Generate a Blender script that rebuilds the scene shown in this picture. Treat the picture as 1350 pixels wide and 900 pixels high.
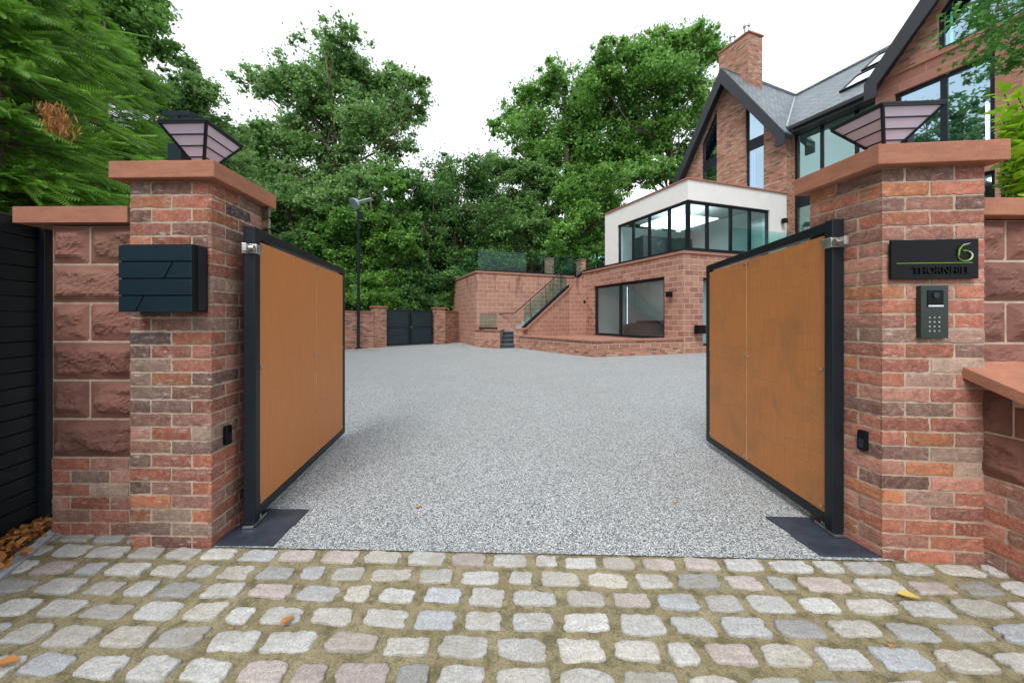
import bpy, bmesh, math, random
import numpy as np
from mathutils import Vector, Matrix, noise
from mathutils.geometry import tessellate_polygon
R = math.radians
for o in list(bpy.data.objects): bpy.data.objects.remove(o)
scene = bpy.context.scene
COL = scene.collection
# ------------------------------------------------------------------ camera, sky, sun, exposure
F, HY, CH = 470.0, 420.0, 1.25          # focal length and horizon in pixels of a 1350 px wide picture, eye height
cam = bpy.data.cameras.new('camera'); camo = bpy.data.objects.new('camera', cam); COL.objects.link(camo)
camo.location = (0, 0, CH); camo.rotation_euler = (R(90), 0, 0)
cam.sensor_width = 36; cam.lens = F/1350*36; cam.shift_y = -(450-HY)/1350; cam.clip_end = 2000; cam.clip_start = .05
scene.camera = camo
SUN_EL, SUN_AZ = 52, 200                 # azimuth measured clockwise from +Y
w = bpy.data.worlds.new('World'); scene.world = w; w.use_nodes = True
nt = w.node_tree; nt.nodes.clear()
wo = nt.nodes.new('ShaderNodeOutputWorld'); bg = nt.nodes.new('ShaderNodeBackground')
sk = nt.nodes.new('ShaderNodeTexSky'); sk.sky_type = 'NISHITA'; sk.sun_disc = False
sk.sun_elevation = R(SUN_EL); sk.sun_rotation = R(SUN_AZ); sk.dust_density = 3; sk.air_density = 1
tc = nt.nodes.new('ShaderNodeTexCoord'); mp = nt.nodes.new('ShaderNodeMapping'); mp.inputs['Scale'].default_value = (1, 1, 3)
nz = nt.nodes.new('ShaderNodeTexNoise'); nz.inputs['Scale'].default_value = 1.6; nz.inputs['Detail'].default_value = 5
cr = nt.nodes.new('ShaderNodeValToRGB')  # overcast: bright grey cloud with faint structure
cr.color_ramp.elements[0].position = .3; cr.color_ramp.elements[0].color = (.47, .52, .58, 1)
cr.color_ramp.elements[1].position = .6; cr.color_ramp.elements[1].color = (.72, .74, .76, 1)
sc = nt.nodes.new('ShaderNodeVectorMath'); sc.operation = 'SCALE'; sc.inputs['Scale'].default_value = 11.5
mx = nt.nodes.new('ShaderNodeMix'); mx.data_type = 'RGBA'; mx.inputs[0].default_value = .9
L_ = nt.links.new
L_(tc.outputs['Generated'], mp.inputs[0]); L_(mp.outputs[0], nz.inputs[0]); L_(nz.outputs[0], cr.inputs[0])
L_(cr.outputs[0], sc.inputs[0]); L_(sk.outputs[0], mx.inputs[6]); L_(sc.outputs[0], mx.inputs[7])
L_(mx.outputs[2], bg.inputs[0]); L_(bg.outputs[0], wo.inputs[0]); bg.inputs['Strength'].default_value = .1
sl = bpy.data.lights.new('sun', 'SUN'); sl.energy = 1.5; sl.angle = R(28); sl.color = (1, .98, .95)
so = bpy.data.objects.new('sun', sl); COL.objects.link(so)
d = Vector((math.sin(R(SUN_AZ))*math.cos(R(SUN_EL)), math.cos(R(SUN_AZ))*math.cos(R(SUN_EL)), math.sin(R(SUN_EL))))
so.rotation_euler = d.to_track_quat('Z', 'Y').to_euler()
scene.view_settings.view_transform = 'Standard'; scene.view_settings.look = 'None'
scene.view_settings.exposure = 0.85; scene.view_settings.gamma = 1
# ------------------------------------------------------------------ geometry helpers
def at(px, Y, py=None):
    x = (px-675)/F*Y
    return Vector((x, Y, CH+(HY-py)*Y/F)) if py is not None else Vector((x, Y))
def V3(p, z): return Vector((p[0], p[1], z))
class Plane:                              # a vertical plane: origin in plan, direction u to the right, outward normal n
    def __init__(s, P, u):
        s.P = Vector((P[0], P[1])); s.u = Vector((u[0], u[1])).normalized(); s.n = Vector((s.u.y, -s.u.x))
    def pt(s, a, z, off=0):
        q = s.P+s.u*a+s.n*off; return Vector((q.x, q.y, z))
    def s_of(s, px, off=0):
        k = (px-675)/F; P = s.P+s.n*off
        return (k*P.y-P.x)/(s.u.x-k*s.u.y)
    def sz(s, px, py, off=0):
        a = s.s_of(px, off); Y = s.pt(a, 0, off).y
        return (a, CH+(HY-py)*Y/F)
    def shift(s, off): return Plane(s.P+s.n*off, s.u)
class MB:
    def __init__(s): s.v = []; s.f = []; s.c = []; s.m = []
    def add(s, vs, fs, col=None, mi=0):
        b = len(s.v); s.v += [tuple(v) for v in vs]
        for f in fs: s.f.append(tuple(b+i for i in f)); s.c.append(col or (1, 1, 1)); s.m.append(mi)
        return s
    def obox(s, P, a, b, c, col=None, mi=0):
        P = Vector(P); a = Vector(a); b = Vector(b); c = Vector(c)
        if a.cross(b).dot(c) < 0: a, b = b, a
        vs = [P, P+a, P+a+b, P+b, P+c, P+a+c, P+a+b+c, P+b+c]
        return s.add(vs, [(3, 2, 1, 0), (4, 5, 6, 7), (0, 1, 5, 4), (1, 2, 6, 5), (2, 3, 7, 6), (3, 0, 4, 7)], col, mi)
    def box(s, c, sz, col=None, mi=0, rz=0):
        M = Matrix.Rotation(rz, 3, 'Z'); e = [M @ Vector(q) for q in ((sz[0], 0, 0), (0, sz[1], 0), (0, 0, sz[2]))]
        return s.obox(Vector(c)-(e[0]+e[1]+e[2])/2, *e, col, mi)
    def on(s, pl, a0, a1, z0, z1, o0, o1, col=None, mi=0):   # box on a plane
        P = pl.pt(a0, z0, o0)
        return s.obox(P, pl.pt(a1, z0, o0)-P, pl.pt(a0, z0, o1)-P, (0, 0, z1-z0), col, mi)
    def prism(s, outer, holes, f0, f1, col=None, mi=0):      # f0,f1: map 2D -> 3D, front and back
        loops = [list(outer)]+[list(h) for h in holes]
        pts = [p for l in loops for p in l]
        tris = tessellate_polygon([[Vector((p[0], p[1], 0)) for p in l] for l in loops])
        n = len(pts); A = [f0(*p) for p in pts]; B = [f1(*p) for p in pts]
        out = sum((A[i] for i in range(n)), Vector())/n-sum((B[i] for i in range(n)), Vector())/n
        fs = []
        for t in tris:
            a, b, c = [A[i] for i in t]
            if (b-a).cross(c-a).dot(out) < 0: t = (t[0], t[2], t[1])
            fs.append(tuple(t)); fs.append((t[2]+n, t[1]+n, t[0]+n))
        k = 0
        for li, l in enumerate(loops):
            m = len(l); ar = sum(l[i][0]*l[(i+1) % m][1]-l[(i+1) % m][0]*l[i][1] for i in range(m))
            a, b, c = A[k], A[k+1], A[k+m-1]
            nn = (b-a).cross(c-a)
            for i in range(m):
                j = (i+1) % m; q = (k+i, k+j, k+j+n, k+i+n)
                # orientation: outward for outer loop
                e = A[k+j]-A[k+i]; up = out.normalized(); side = e.cross(up)
                if (ar > 0) != (is_right(f0, f1)): side = -side
                if li: side = side if (ar > 0) == (ar > 0) else side
                fs.append(q)
            k += m
        s.add(A+B, fs, col, mi); return s
    def poly(s, pl, outer, holes=(), o0=0, o1=-.2, col=None, mi=0):
        return s.prism(outer, holes, lambda a, z: pl.pt(a, z, o0), lambda a, z: pl.pt(a, z, o1), col, mi)
    def slab(s, pts, z0, z1, col=None, mi=0):
        return s.prism(pts, (), lambda a, b: Vector((a, b, z1)), lambda a, b: Vector((a, b, z0)), col, mi)
    def tube(s, pts, rad, n=8, col=None, mi=0, cap=True):
        pts = [Vector(p) for p in pts]; k = len(pts)
        if not hasattr(rad, '__len__'): rad = [rad]*k
        vs = []; ref = None
        for i, p in enumerate(pts):
            t = (pts[min(i+1, k-1)]-pts[max(i-1, 0)]).normalized()
            if ref is None: ref = t.orthogonal().normalized()
            a = (ref-t*ref.dot(t)).normalized(); b = t.cross(a); ref = a
            vs += [p+(a*math.cos(2*math.pi*j/n)+b*math.sin(2*math.pi*j/n))*rad[i] for j in range(n)]
        fs = [(i*n+j, i*n+(j+1) % n, (i+1)*n+(j+1) % n, (i+1)*n+j) for i in range(k-1) for j in range(n)]
        if cap: fs += [tuple(range(n-1, -1, -1)), tuple((k-1)*n+j for j in range(n))]
        return s.add(vs, fs, col, mi)
    def ribbon(s, pts, oa, ob, z0, z1, col=None, mi=0):      # wall along a plan polyline, mitred; offsets to the right side
        P = [Vector((p[0], p[1])) for p in pts]; k = len(P)
        def off(i, o):
            ds = []
            if i > 0: ds.append((P[i]-P[i-1]).normalized())
            if i < k-1: ds.append((P[i+1]-P[i]).normalized())
            ns = [Vector((q.y, -q.x)) for q in ds]
            n = sum(ns, Vector((0, 0))).normalized()
            return P[i]+n*(o/max(.3, n.dot(ns[0])))
        zz0 = z0 if hasattr(z0, '__len__') else [z0]*k; zz1 = z1 if hasattr(z1, '__len__') else [z1]*k
        vs = []
        for i in range(k):
            a = off(i, oa); b = off(i, ob)
            vs += [V3(a, zz0[i]), V3(b, zz0[i]), V3(b, zz1[i]), V3(a, zz1[i])]
        fs = []
        for i in range(k-1):
            for j in range(4): fs.append((i*4+j, i*4+(j+1) % 4, i*4+4+(j+1) % 4, i*4+4+j))
        fs += [(3, 2, 1, 0), tuple((k-1)*4+j for j in range(4))]
        return s.add(vs, fs, col, mi)
    def build(s, name, mat, parent=None, base=None, smooth=False, bevel=0, keepn=False):
        off = Vector(base) if base is not None else Vector((0, 0, 0))
        if parent is not None: off = Vector(parent['_base'])
        me = bpy.data.meshes.new(name)
        me.from_pydata([(v[0]-off.x, v[1]-off.y, v[2]-off.z) for v in s.v], [], s.f)
        for m in (mat if isinstance(mat, (list, tuple)) else [mat]): me.materials.append(m)
        if any(s.m): me.polygons.foreach_set('material_index', s.m)
        if not keepn:
            bm = bmesh.new(); bm.from_mesh(me); bmesh.ops.recalc_face_normals(bm, faces=bm.faces); bm.to_mesh(me); bm.free()
        if any(c != (1, 1, 1) for c in s.c):
            at_ = me.color_attributes.new('col', 'FLOAT_COLOR', 'CORNER')
            arr = np.ones((len(me.loops), 4), 'f'); k = 0
            cnt = np.array([p.loop_total for p in me.polygons])
            arr[:, :3] = np.repeat(np.array(s.c, 'f'), cnt, axis=0); at_.data.foreach_set('color', arr.ravel())
        uv = me.uv_layers.new(name='UVMap'); n = len(me.loops)
        co = np.zeros(len(me.vertices)*3, 'f'); me.vertices.foreach_get('co', co); co = co.reshape(-1, 3)+np.array(off, 'f')
        li = np.zeros(n, 'i'); me.loops.foreach_get('vertex_index', li)
        no = np.zeros(len(me.polygons)*3, 'f'); me.polygons.foreach_get('normal', no); no = no.reshape(-1, 3)
        cnt = np.zeros(len(me.polygons), 'i'); me.polygons.foreach_get('loop_total', cnt)
        no = np.repeat(no, cnt, axis=0); p = co[li]
        t = np.stack([-no[:, 1], no[:, 0], 0*no[:, 0]], 1); tl = np.linalg.norm(t, axis=1, keepdims=True); flat = (np.abs(no[:, 2]) > .95)
        t = t/np.maximum(tl, 1e-6); bt = np.cross(no, t)
        U = np.where(flat, p[:, 0], (p*t).sum(1))
        Vv = np.where(flat, p[:, 1], np.where(np.abs(no[:, 2]) < .1, p[:, 2], (p*bt).sum(1)))
        uv.data.foreach_set('uv', np.stack([U, Vv], 1).astype('f').ravel())
        if smooth: me.polygons.foreach_set('use_smooth', [True]*len(me.polygons))
        o = bpy.data.objects.new(name, me); COL.objects.link(o)
        if parent is not None: o.parent = parent
        else: o.location = off
        o['_base'] = tuple(off)
        if bevel:
            b = o.modifiers.new('bevel', 'BEVEL'); b.width = bevel; b.segments = 2; b.limit_method = 'ANGLE'
        return o
def is_right(a, b): return True
def thing(name, label, cat, loc, group=None):
    o = bpy.data.objects.new(name, None); COL.objects.link(o); o.location = loc; o['_base'] = tuple(Vector(loc))
    o.empty_display_size = .1
    return tag(o, label, cat, group)
def tag(o, label=None, cat=None, group=None, kind=None):
    if label: o['label'] = label
    if cat: o['category'] = cat
    if group: o['group'] = group
    if kind: o['kind'] = kind
    return o
# ------------------------------------------------------------------ materials
class NB:
    def __init__(s, name):
        s.m = bpy.data.materials.new(name); s.m.use_nodes = True; s.t = s.m.node_tree; s.t.nodes.clear()
        s.o = s.t.nodes.new('ShaderNodeOutputMaterial')
    def n(s, typ, ins=None, **kw):
        x = s.t.nodes.new('ShaderNode'+typ)
        for k, v in kw.items(): setattr(x, k, v)
        for k, v in (ins or {}).items():
            if isinstance(v, bpy.types.NodeSocket): s.t.links.new(v, x.inputs[k])
            else: x.inputs[k].default_value = v
        return x
    def ramp(s, fac, stops, interp='LINEAR'):
        x = s.n('ValToRGB', {0: fac}); e = x.color_ramp.elements; x.color_ramp.interpolation = interp
        while len(e) < len(stops): e.new(.5)
        for q, (p, c) in zip(e, stops):
            q.position = p; q.color = (*c, 1) if hasattr(c, '__len__') else (c, c, c, 1)
        return x.outputs[0]
    def mix(s, fac, a, b, blend='MIX'):
        x = s.n('Mix', data_type='RGBA', blend_type=blend)
        for k, v in ((0, fac), (6, a), (7, b)):
            if isinstance(v, bpy.types.NodeSocket): s.t.links.new(v, x.inputs[k])
            elif k == 0: x.inputs[k].default_value = v
            else: x.inputs[k].default_value = (*v, 1) if hasattr(v, '__len__') else (v, v, v, 1)
        return x.outputs[2]
    def math(s, op, a, b=0, c=0, clamp=False): return s.n('Math', {0: a, 1: b, 2: c}, operation=op, use_clamp=clamp).outputs[0]
    def noise(s, vec, scale, detail=4, rough=.6, dist=0): return s.n('TexNoise', {'Vector': vec, 'Scale': scale, 'Detail': detail, 'Roughness': rough, 'Distortion': dist}).outputs[0]
    def geo(s): return s.n('NewGeometry').outputs['Position']
    def uv(s): return s.n('TexCoord').outputs['UV']
    def map(s, vec, scale): return s.n('Mapping', {'Vector': vec, 'Scale': scale}).outputs[0]
    def bsdf(s, col, rough=.7, h=None, bump=.3, dist=.01, metal=0, spec=.5, **kw):
        b = s.n('BsdfPrincipled', {'Metallic': metal, 'Specular IOR Level': spec})
        for k, v in (('Base Color', col), ('Roughness', rough)):
            if isinstance(v, bpy.types.NodeSocket): s.t.links.new(v, b.inputs[k])
            elif k == 'Base Color': b.inputs[k].default_value = (*v, 1)
            else: b.inputs[k].default_value = v
        for k, v in kw.items(): b.inputs[k].default_value = v
        if h is not None:
            bp = s.n('Bump', {'Height': h, 'Strength': bump, 'Distance': dist}); s.t.links.new(bp.outputs[0], b.inputs['Normal'])
        s.t.links.new(b.outputs[0], s.o.inputs[0]); return b
M = {}
def simple(name, col, rough=.5, var=.25, scale=6, bump=.1, metal=0, spec=.5, fine=60, dist=.002):
    b = NB(name); g = b.geo(); n1 = b.noise(g, scale, 5); n2 = b.noise(g, fine, 4)
    c = b.mix(b.ramp(n1, [(.3, 0), (.7, 1)]), tuple(x*(1-var) for x in col), tuple(min(1, x*(1+var)) for x in col))
    r = b.math('MULTIPLY_ADD', n2, .2, rough-.1)
    b.bsdf(c, r, n2, bump, dist, metal, spec); M[name] = b.m; return b.m
simple('black_metal', (.009, .013, .018), .4, .2, 4, .04, 0, .3)
simple('dark_panel', (.012, .026, .036), .35, .15, 3, .02, 0, .35)
simple('barge', (.018, .021, .026), .45, .1, 3, .02)
simple('steel', (.55, .55, .53), .35, .25, 20, .1, 1)
simple('render_white', (.75, .74, .72), .8, .04, 2, .1)
simple('slate_plate', (.03, .04, .058), .45, .35, 9, .3, fine=120, dist=.004)
simple('concrete', (.36, .38, .4), .8, .25, 10, .3)
simple('bark', (.13, .1, .075), .9, .4, 5, .9, fine=18, dist=.03)
simple('interior', (.62, .66, .64), .8, .05, 1, .02)
simple('interior_dark', (.06, .065, .08), .5, .3, 2, .02)
simple('interior_floor', (.3, .27, .24), .4, .1, 1, .02)
simple('asphalt', (.06, .06, .06), .85, .3, 3, .6, fine=150, dist=.004)
simple('forest_floor', (.045, .055, .022), .95, .5, 2, .8, fine=12, dist=.05)
simple('black_plastic', (.006, .006, .007), .35, .1, 5, .02, 0, .16)
simple('intercom_body', (.035, .05, .045), .3, .1, 5, .02, .4)
simple('lamp_panel', (.66, .61, .74), .4, .08, 5, .02)
simple('seam_tan', (.62, .4, .2), .6)
simple('white_paint', (.8, .8, .8), .5, .03)
simple('sign_green', (.15, .3, .02), .4, .2, 30)
simple('sign_silver', (.6, .68, .7), .3, .2, 30)
def stone(name, col, streak=True, dark=.75, bump=.35):
    b = NB(name); g = b.geo(); gm = b.map(g, (3, 3, 14)); n1 = b.noise(gm, 1.6, 6, .65, .6); n2 = b.noise(g, 90, 4); n3 = b.noise(g, 7, 5)
    c = b.mix(b.ramp(n1, [(.35, 0), (.62, 1)]), tuple(x*dark for x in col), col)
    c = b.mix(b.ramp(n3, [(.42, 0), (.7, .5)]), c, tuple(x*.5+.03 for x in col))
    c = b.mix(b.ramp(b.noise(b.map(g, (2, 2, 20)), 4, 6, .7, .3), [(.35, .45), (.5, 0)]), c, tuple(x*.62 for x in col))
    c = b.mix(b.ramp(n2, [(.35, 0), (.7, .3)]), c, tuple(x*1.25 for x in col))
    b.bsdf(c, .85, b.math('ADD', b.math('MULTIPLY', n2, .4), n3), bump, .006, spec=.25); M[name] = b.m
stone('cap_stone', (.43, .185, .115))
stone('coping_stone', (.4, .2, .14))
def rock():
    b = NB('rock_sandstone'); g = b.geo(); a = b.n('VertexColor', layer_name='col').outputs[0]
    n1 = b.noise(g, 9, 6, .6, .5); n2 = b.noise(g, 70, 5); n3 = b.noise(g, 2.5, 4)
    c = b.mix(b.ramp(n1, [(.3, .0), (.75, .5)]), a, (.3, .14, .1), 'MIX')
    c = b.mix(b.ramp(n3, [(.45, 0), (.7, .5)]), c, b.mix(.5, c, (.11, .06, .05)))
    b.bsdf(c, .85, b.math('ADD', b.math('MULTIPLY', n2, .3), n1), .5, .012, spec=.25); M['rock_sandstone'] = b.m
rock()
def bricknear():
    b = NB('brick'); g = b.geo(); a = b.n('VertexColor', layer_name='col').outputs[0]
    n1 = b.noise(g, 22, 6, .65, .4); n2 = b.noise(g, 130, 5, .7); n3 = b.noise(g, 8, 5, .6, .8); n4 = b.noise(b.map(g, (1, 1, 4)), 12, 5)
    c = b.mix(b.ramp(n1, [(.32, .75), (.6, 0)]), a, b.mix(.55, a, (.06, .04, .038)))
    c = b.mix(b.ramp(b.noise(g, 45, 6, .7, .6), [(.48, 0), (.62, .6)]), c, b.mix(.4, a, (.62, .46, .38)))
    c = b.mix(b.ramp(b.noise(b.map(g, (1, 1, .35)), 70, 5, .75), [(.3, .7), (.45, 0)]), c, b.mix(.6, a, (.09, .055, .05)))
    c = b.mix(b.ramp(n3, [(.5, 0), (.8, .5)]), c, b.mix(.5, a, (.48, .36, .28)))
    c = b.mix(b.ramp(n4, [(.6, 0), (.7, .7)]), c, (.58, .5, .45))
    c = b.mix(b.ramp(n2, [(.3, .45), (.5, 0)]), c, (.06, .035, .03))
    b.bsdf(c, .88, b.math('ADD', b.math('MULTIPLY', n2, .7), n1), .8, .006, spec=.2); M['brick'] = b.m
    b = NB('mortar'); g = b.geo(); n1 = b.noise(g, 12, 5); n2 = b.noise(g, 200, 3)
    c = b.mix(b.ramp(n1, [(.3, 0), (.7, 1)]), (.36, .28, .21), (.6, .48, .37))
    b.bsdf(c, .95, n2, .8, .005, spec=.1); M['mortar'] = b.m
bricknear()
def brickfar(name, bw, bh, mo, ramp, mort, bump=.6, dist=.02, offs=.5, stain=0, rockn=0, rough=.85, msm=.2, spec=.3):
    b = NB(name); u = b.uv(); g = b.geo()
    bt = b.n('TexBrick', {'Vector': u, 'Scale': 1.0, 'Mortar Size': mo, 'Mortar Smooth': msm, 'Brick Width': bw, 'Row Height': bh,
                          'Color1': (0, 0, 0, 1), 'Color2': (1, 1, 1, 1), 'Mortar': (.5, .5, .5, 1), 'Bias': 0.0}, offset=offs)
    c = b.ramp(bt.outputs[0], ramp); n1 = b.noise(g, 6, 6, .6); n2 = b.noise(g, 40, 4)
    c = b.mix(b.ramp(n1, [(.3, .45), (.65, 0)]), c, b.mix(.6, c, (.08, .045, .04)))
    c = b.mix(b.ramp(n2, [(.4, 0), (.75, .3)]), c, b.mix(.5, c, (.5, .38, .3)))
    c = b.mix(bt.outputs[1], c, mort)
    if stain:
        gx = b.n('SeparateXYZ', {0: u}); st = b.noise(b.map(u, (2.2, .35, 1)), 1.6, 4, .6)
        z = b.n('MapRange', {0: gx.outputs[1], 1: 2.0, 2: 3.3}).outputs[0]
        fac = b.math('MULTIPLY', b.ramp(st, [(.56, 0), (.6, .65)]), z)
        c = b.mix(fac, c, (.1, .045, .035))
    h = b.math('SUBTRACT', b.math('MULTIPLY', b.noise(g, 14 if rockn else 40, 5), .8 if rockn else .3), bt.outputs[1])
    b.bsdf(c, rough, h, bump, dist, spec=spec); M[name] = b.m
BR = [(0, (.11, .065, .06)), (.12, (.24, .12, .09)), (.28, (.38, .15, .1)), (.6, (.45, .19, .125)), (.85, (.48, .25, .18)), (1, (.5, .34, .25))]
brickfar('brick_far', .225, .075, .008, BR, (.32, .24, .17))
brickfar('sandstone_sawn', .44, .2, .008, [(0, (.37, .18, .13)), (1, (.47, .25, .185))], (.56, .4, .32), .3, .01, stain=1)
brickfar('sandstone_rock', .42, .2, .014, [(0, (.3, .13, .095)), (.5, (.4, .19, .135)), (1, (.49, .26, .19))], (.58, .42, .34), 1, .045, rockn=1)
brickfar('sandstone_house', 1.1, .3, .007, [(0, (.31, .13, .095)), (.5, (.37, .165, .12)), (1, (.42, .2, .15))], (.44, .27, .2), .3, .01)
brickfar('slate', .3, .19, .014, [(0, (.1, .145, .175)), (.5, (.15, .205, .24)), (1, (.21, .28, .32))], (.03, .035, .04), 1, .04, rough=.42, spec=.6)
def ply(nm, mk):
    b = NB(nm); g = b.geo(); gm = b.map(g, (18, 18, 1.0)); n1 = b.noise(gm, 5, 5, .6); n2 = b.noise(g, 2.6, 5, .6, 1.0); n3 = b.noise(b.map(g, (60, 60, 3)), 8, 3); n4 = b.noise(g, 300, 2)
    c = b.mix(b.ramp(n1, [(.3, 0), (.7, 1)]), (.5, .18, .052), (.57, .23, .076))
    c = b.mix(b.ramp(n2, [(.48, 0), (.75, .7*mk)]), c, (.3, .15, .065))
    c = b.mix(b.ramp(b.noise(b.map(g, (1, 1, 7)), 1.5, 5, .7, .5), [(.56, 0), (.6, .4*mk), (.64, 0)]), c, (.28, .15, .07))
    c = b.mix(b.ramp(n3, [(.35, .3), (.5, 0)]), c, (.3, .12, .035))
    b.bsdf(c, .5, n4, .15, .001, spec=.35); M[nm] = b.m
ply('plywood', .12); ply('plywood_marked', .9)
def gravel():
    b = NB('resin_gravel'); g = b.geo()
    v = b.n('TexVoronoi', {'Vector': g, 'Scale': 165.0}); sep = b.n('SeparateColor', {0: v.outputs['Color']})
    c = b.ramp(sep.outputs[0], [(0, (.05, .06, .075)), (.12, (.13, .155, .18)), (.28, (.27, .3, .32)), (.5, (.44, .47, .485)), (.74, (.48, .45, .41)), (.81, (.65, .67, .67)), (.92, (.82, .84, .84))], 'CONSTANT')
    n1 = b.noise(g, .6, 4); n2 = b.noise(g, 3, 5)
    c = b.mix(b.ramp(n1, [(.4, .3), (.6, 0)]), c, b.mix(.5, c, (.26, .24, .21)))
    c = b.mix(b.ramp(v.outputs['Distance'], [(.4, 0), (.8, .4)]), c, (.08, .085, .09))
    c = b.mix(b.ramp(n2, [(.55, 0), (.8, .18)]), c, (.28, .22, .15))
    h = b.math('SUBTRACT', 1.0, v.outputs['Distance'])
    b.bsdf(c, .6, h, .7, .004, spec=.35); M['resin_gravel'] = b.m
gravel()
def setts_mat():
    b = NB('granite_sett'); g = b.geo(); a = b.n('VertexColor', layer_name='col').outputs[0]
    n1 = b.noise(g, 260, 4, .7); n2 = b.noise(g, 30, 5, .65); n3 = b.noise(g, 9, 4); v = b.n('TexVoronoi', {'Vector': g, 'Scale': 240.0})
    c = b.mix(b.ramp(n1, [(.36, .7), (.55, 0)]), a, b.mix(.6, a, (.08, .085, .1)))
    c = b.mix(b.ramp(b.noise(g, 55, 6, .75), [(.3, .55), (.55, 0)]), c, b.mix(.55, a, (.2, .19, .17)))
    c = b.mix(b.ramp(n2, [(.48, 0), (.72, .5)]), c, b.mix(.5, a, (.36, .33, .28)))
    c = b.mix(b.ramp(n3, [(.3, .4), (.5, 0)]), c, b.mix(.5, a, (.15, .15, .14)))
    c = b.mix(b.ramp(b.noise(g, 110, 5, .8), [(.4, .75), (.55, 0)]), c, b.mix(.6, a, (.12, .12, .12)))
    c = b.mix(b.ramp(v.outputs['Distance'], [(0, .6), (.3, 0)]), c, (.9, .9, .9))
    c = b.mix(b.ramp(b.noise(g, 4.5, 5, .6, .6), [(.5, 0), (.68, .5)]), c, (.3, .27, .19))
    b.bsdf(c, .75, b.math('ADD', n1, b.math('MULTIPLY', n2, 2)), .9, .005, spec=.3); M['granite_sett'] = b.m
    b = NB('joint_sand'); g = b.geo(); n1 = b.noise(g, 5, 5); n2 = b.noise(g, 160, 5, .75); n3 = b.noise(g, 14, 6, .7)
    c = b.mix(b.ramp(n1, [(.35, 0), (.65, 1)]), (.34, .285, .16), (.5, .43, .27))
    c = b.mix(b.ramp(n3, [(.47, 0), (.62, .75)]), c, (.16, .15, .075))
    c = b.mix(b.ramp(b.noise(g, 45, 5, .75), [(.58, 0), (.68, .6)]), c, (.6, .52, .36))
    c = b.mix(b.ramp(n2, [(.32, .8), (.5, 0)]), c, (.07, .06, .04))
    b.bsdf(c, .95, b.math('ADD', n2, n3), 1, .012, spec=.15); M['joint_sand'] = b.m
setts_mat()
def leafmat(name, a, bcol, rough=.5, trans=.3, var=1.0):
    b = NB(name); t = b.n('VertexColor', layer_name='col').outputs[0]; sep = b.n('SeparateColor', {0: t})
    g = b.geo(); n = b.noise(g, .5, 3)
    f = b.math('ADD', b.math('MULTIPLY', sep.outputs[0], .75), b.math('MULTIPLY', n, .4))
    c = b.mix(b.ramp(f, [(.15, 0), (.9, 1)]), a, bcol)
    p = b.n('BsdfPrincipled', {'Base Color': c, 'Roughness': rough, 'Specular IOR Level': .35})
    tr = b.n('BsdfTranslucent', {'Color': b.mix(.5, c, tuple(min(1, x*1.6) for x in bcol))})
    m = b.n('MixShader', {0: trans, 1: p.outputs[0], 2: tr.outputs[0]}); b.t.links.new(m.outputs[0], b.o.inputs[0]); M[name] = b.m
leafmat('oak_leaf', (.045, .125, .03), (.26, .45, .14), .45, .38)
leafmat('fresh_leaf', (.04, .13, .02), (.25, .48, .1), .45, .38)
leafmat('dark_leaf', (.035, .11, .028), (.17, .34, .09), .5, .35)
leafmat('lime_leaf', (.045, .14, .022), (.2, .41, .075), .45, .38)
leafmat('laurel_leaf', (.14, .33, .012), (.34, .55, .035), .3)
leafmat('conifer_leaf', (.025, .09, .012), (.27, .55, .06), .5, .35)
leafmat('dead_leaf', (.16, .06, .02), (.5, .22, .06), .6, .15)
leafmat('yellow_leaf', (.5, .33, .06), (.6, .45, .12), .6, .15)
leafmat('maple_leaf', (.02, .1, .018), (.09, .26, .04), .45, .3)
def glassmat(name, tint, base, k, rough=0.0, gcol=(.92, .97, 1)):
    b = NB(name); lw = b.n('LayerWeight', {'Blend': .5})
    f = b.math('POWER', lw.outputs['Facing'], 3.0); f = b.math('MULTIPLY_ADD', f, k, base, clamp=True)
    t = b.n('BsdfTransparent', {'Color': (*tint, 1)}); gl = b.n('BsdfGlossy', {'Color': (*gcol, 1), 'Roughness': rough})
    m = b.n('MixShader', {0: f, 1: t.outputs[0], 2: gl.outputs[0]}); b.t.links.new(m.outputs[0], b.o.inputs[0]); M[name] = b.m
glassmat('window_glass', (.66, .88, .92), .13, .5)
glassmat('gable_glass', (.3, .55, .8), .6, .4, gcol=(.62, .84, 1))
glassmat('facade_glass', (.42, .66, .62), .4, .5, gcol=(.6, .85, .82))
glassmat('rail_glass', (.55, .82, .78), .04, .45, gcol=(.65, .92, .9))
glassmat('skylight_glass', (.5, .6, .62), .75, .25)
def emis(name, col, st):
    b = NB(name); e = b.n('Emission', {'Color': (*col, 1), 'Strength': st}); b.t.links.new(e.outputs[0], b.o.inputs[0]); M[name] = b.m
emis('led_white', (.85, .92, 1), 1.3); emis('room_light', (.95, .98, 1), 2.3); emis('led_green', (.1, .9, .5), 1.2); emis('led_purple', (.45, .35, 1), 1.1)
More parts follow.
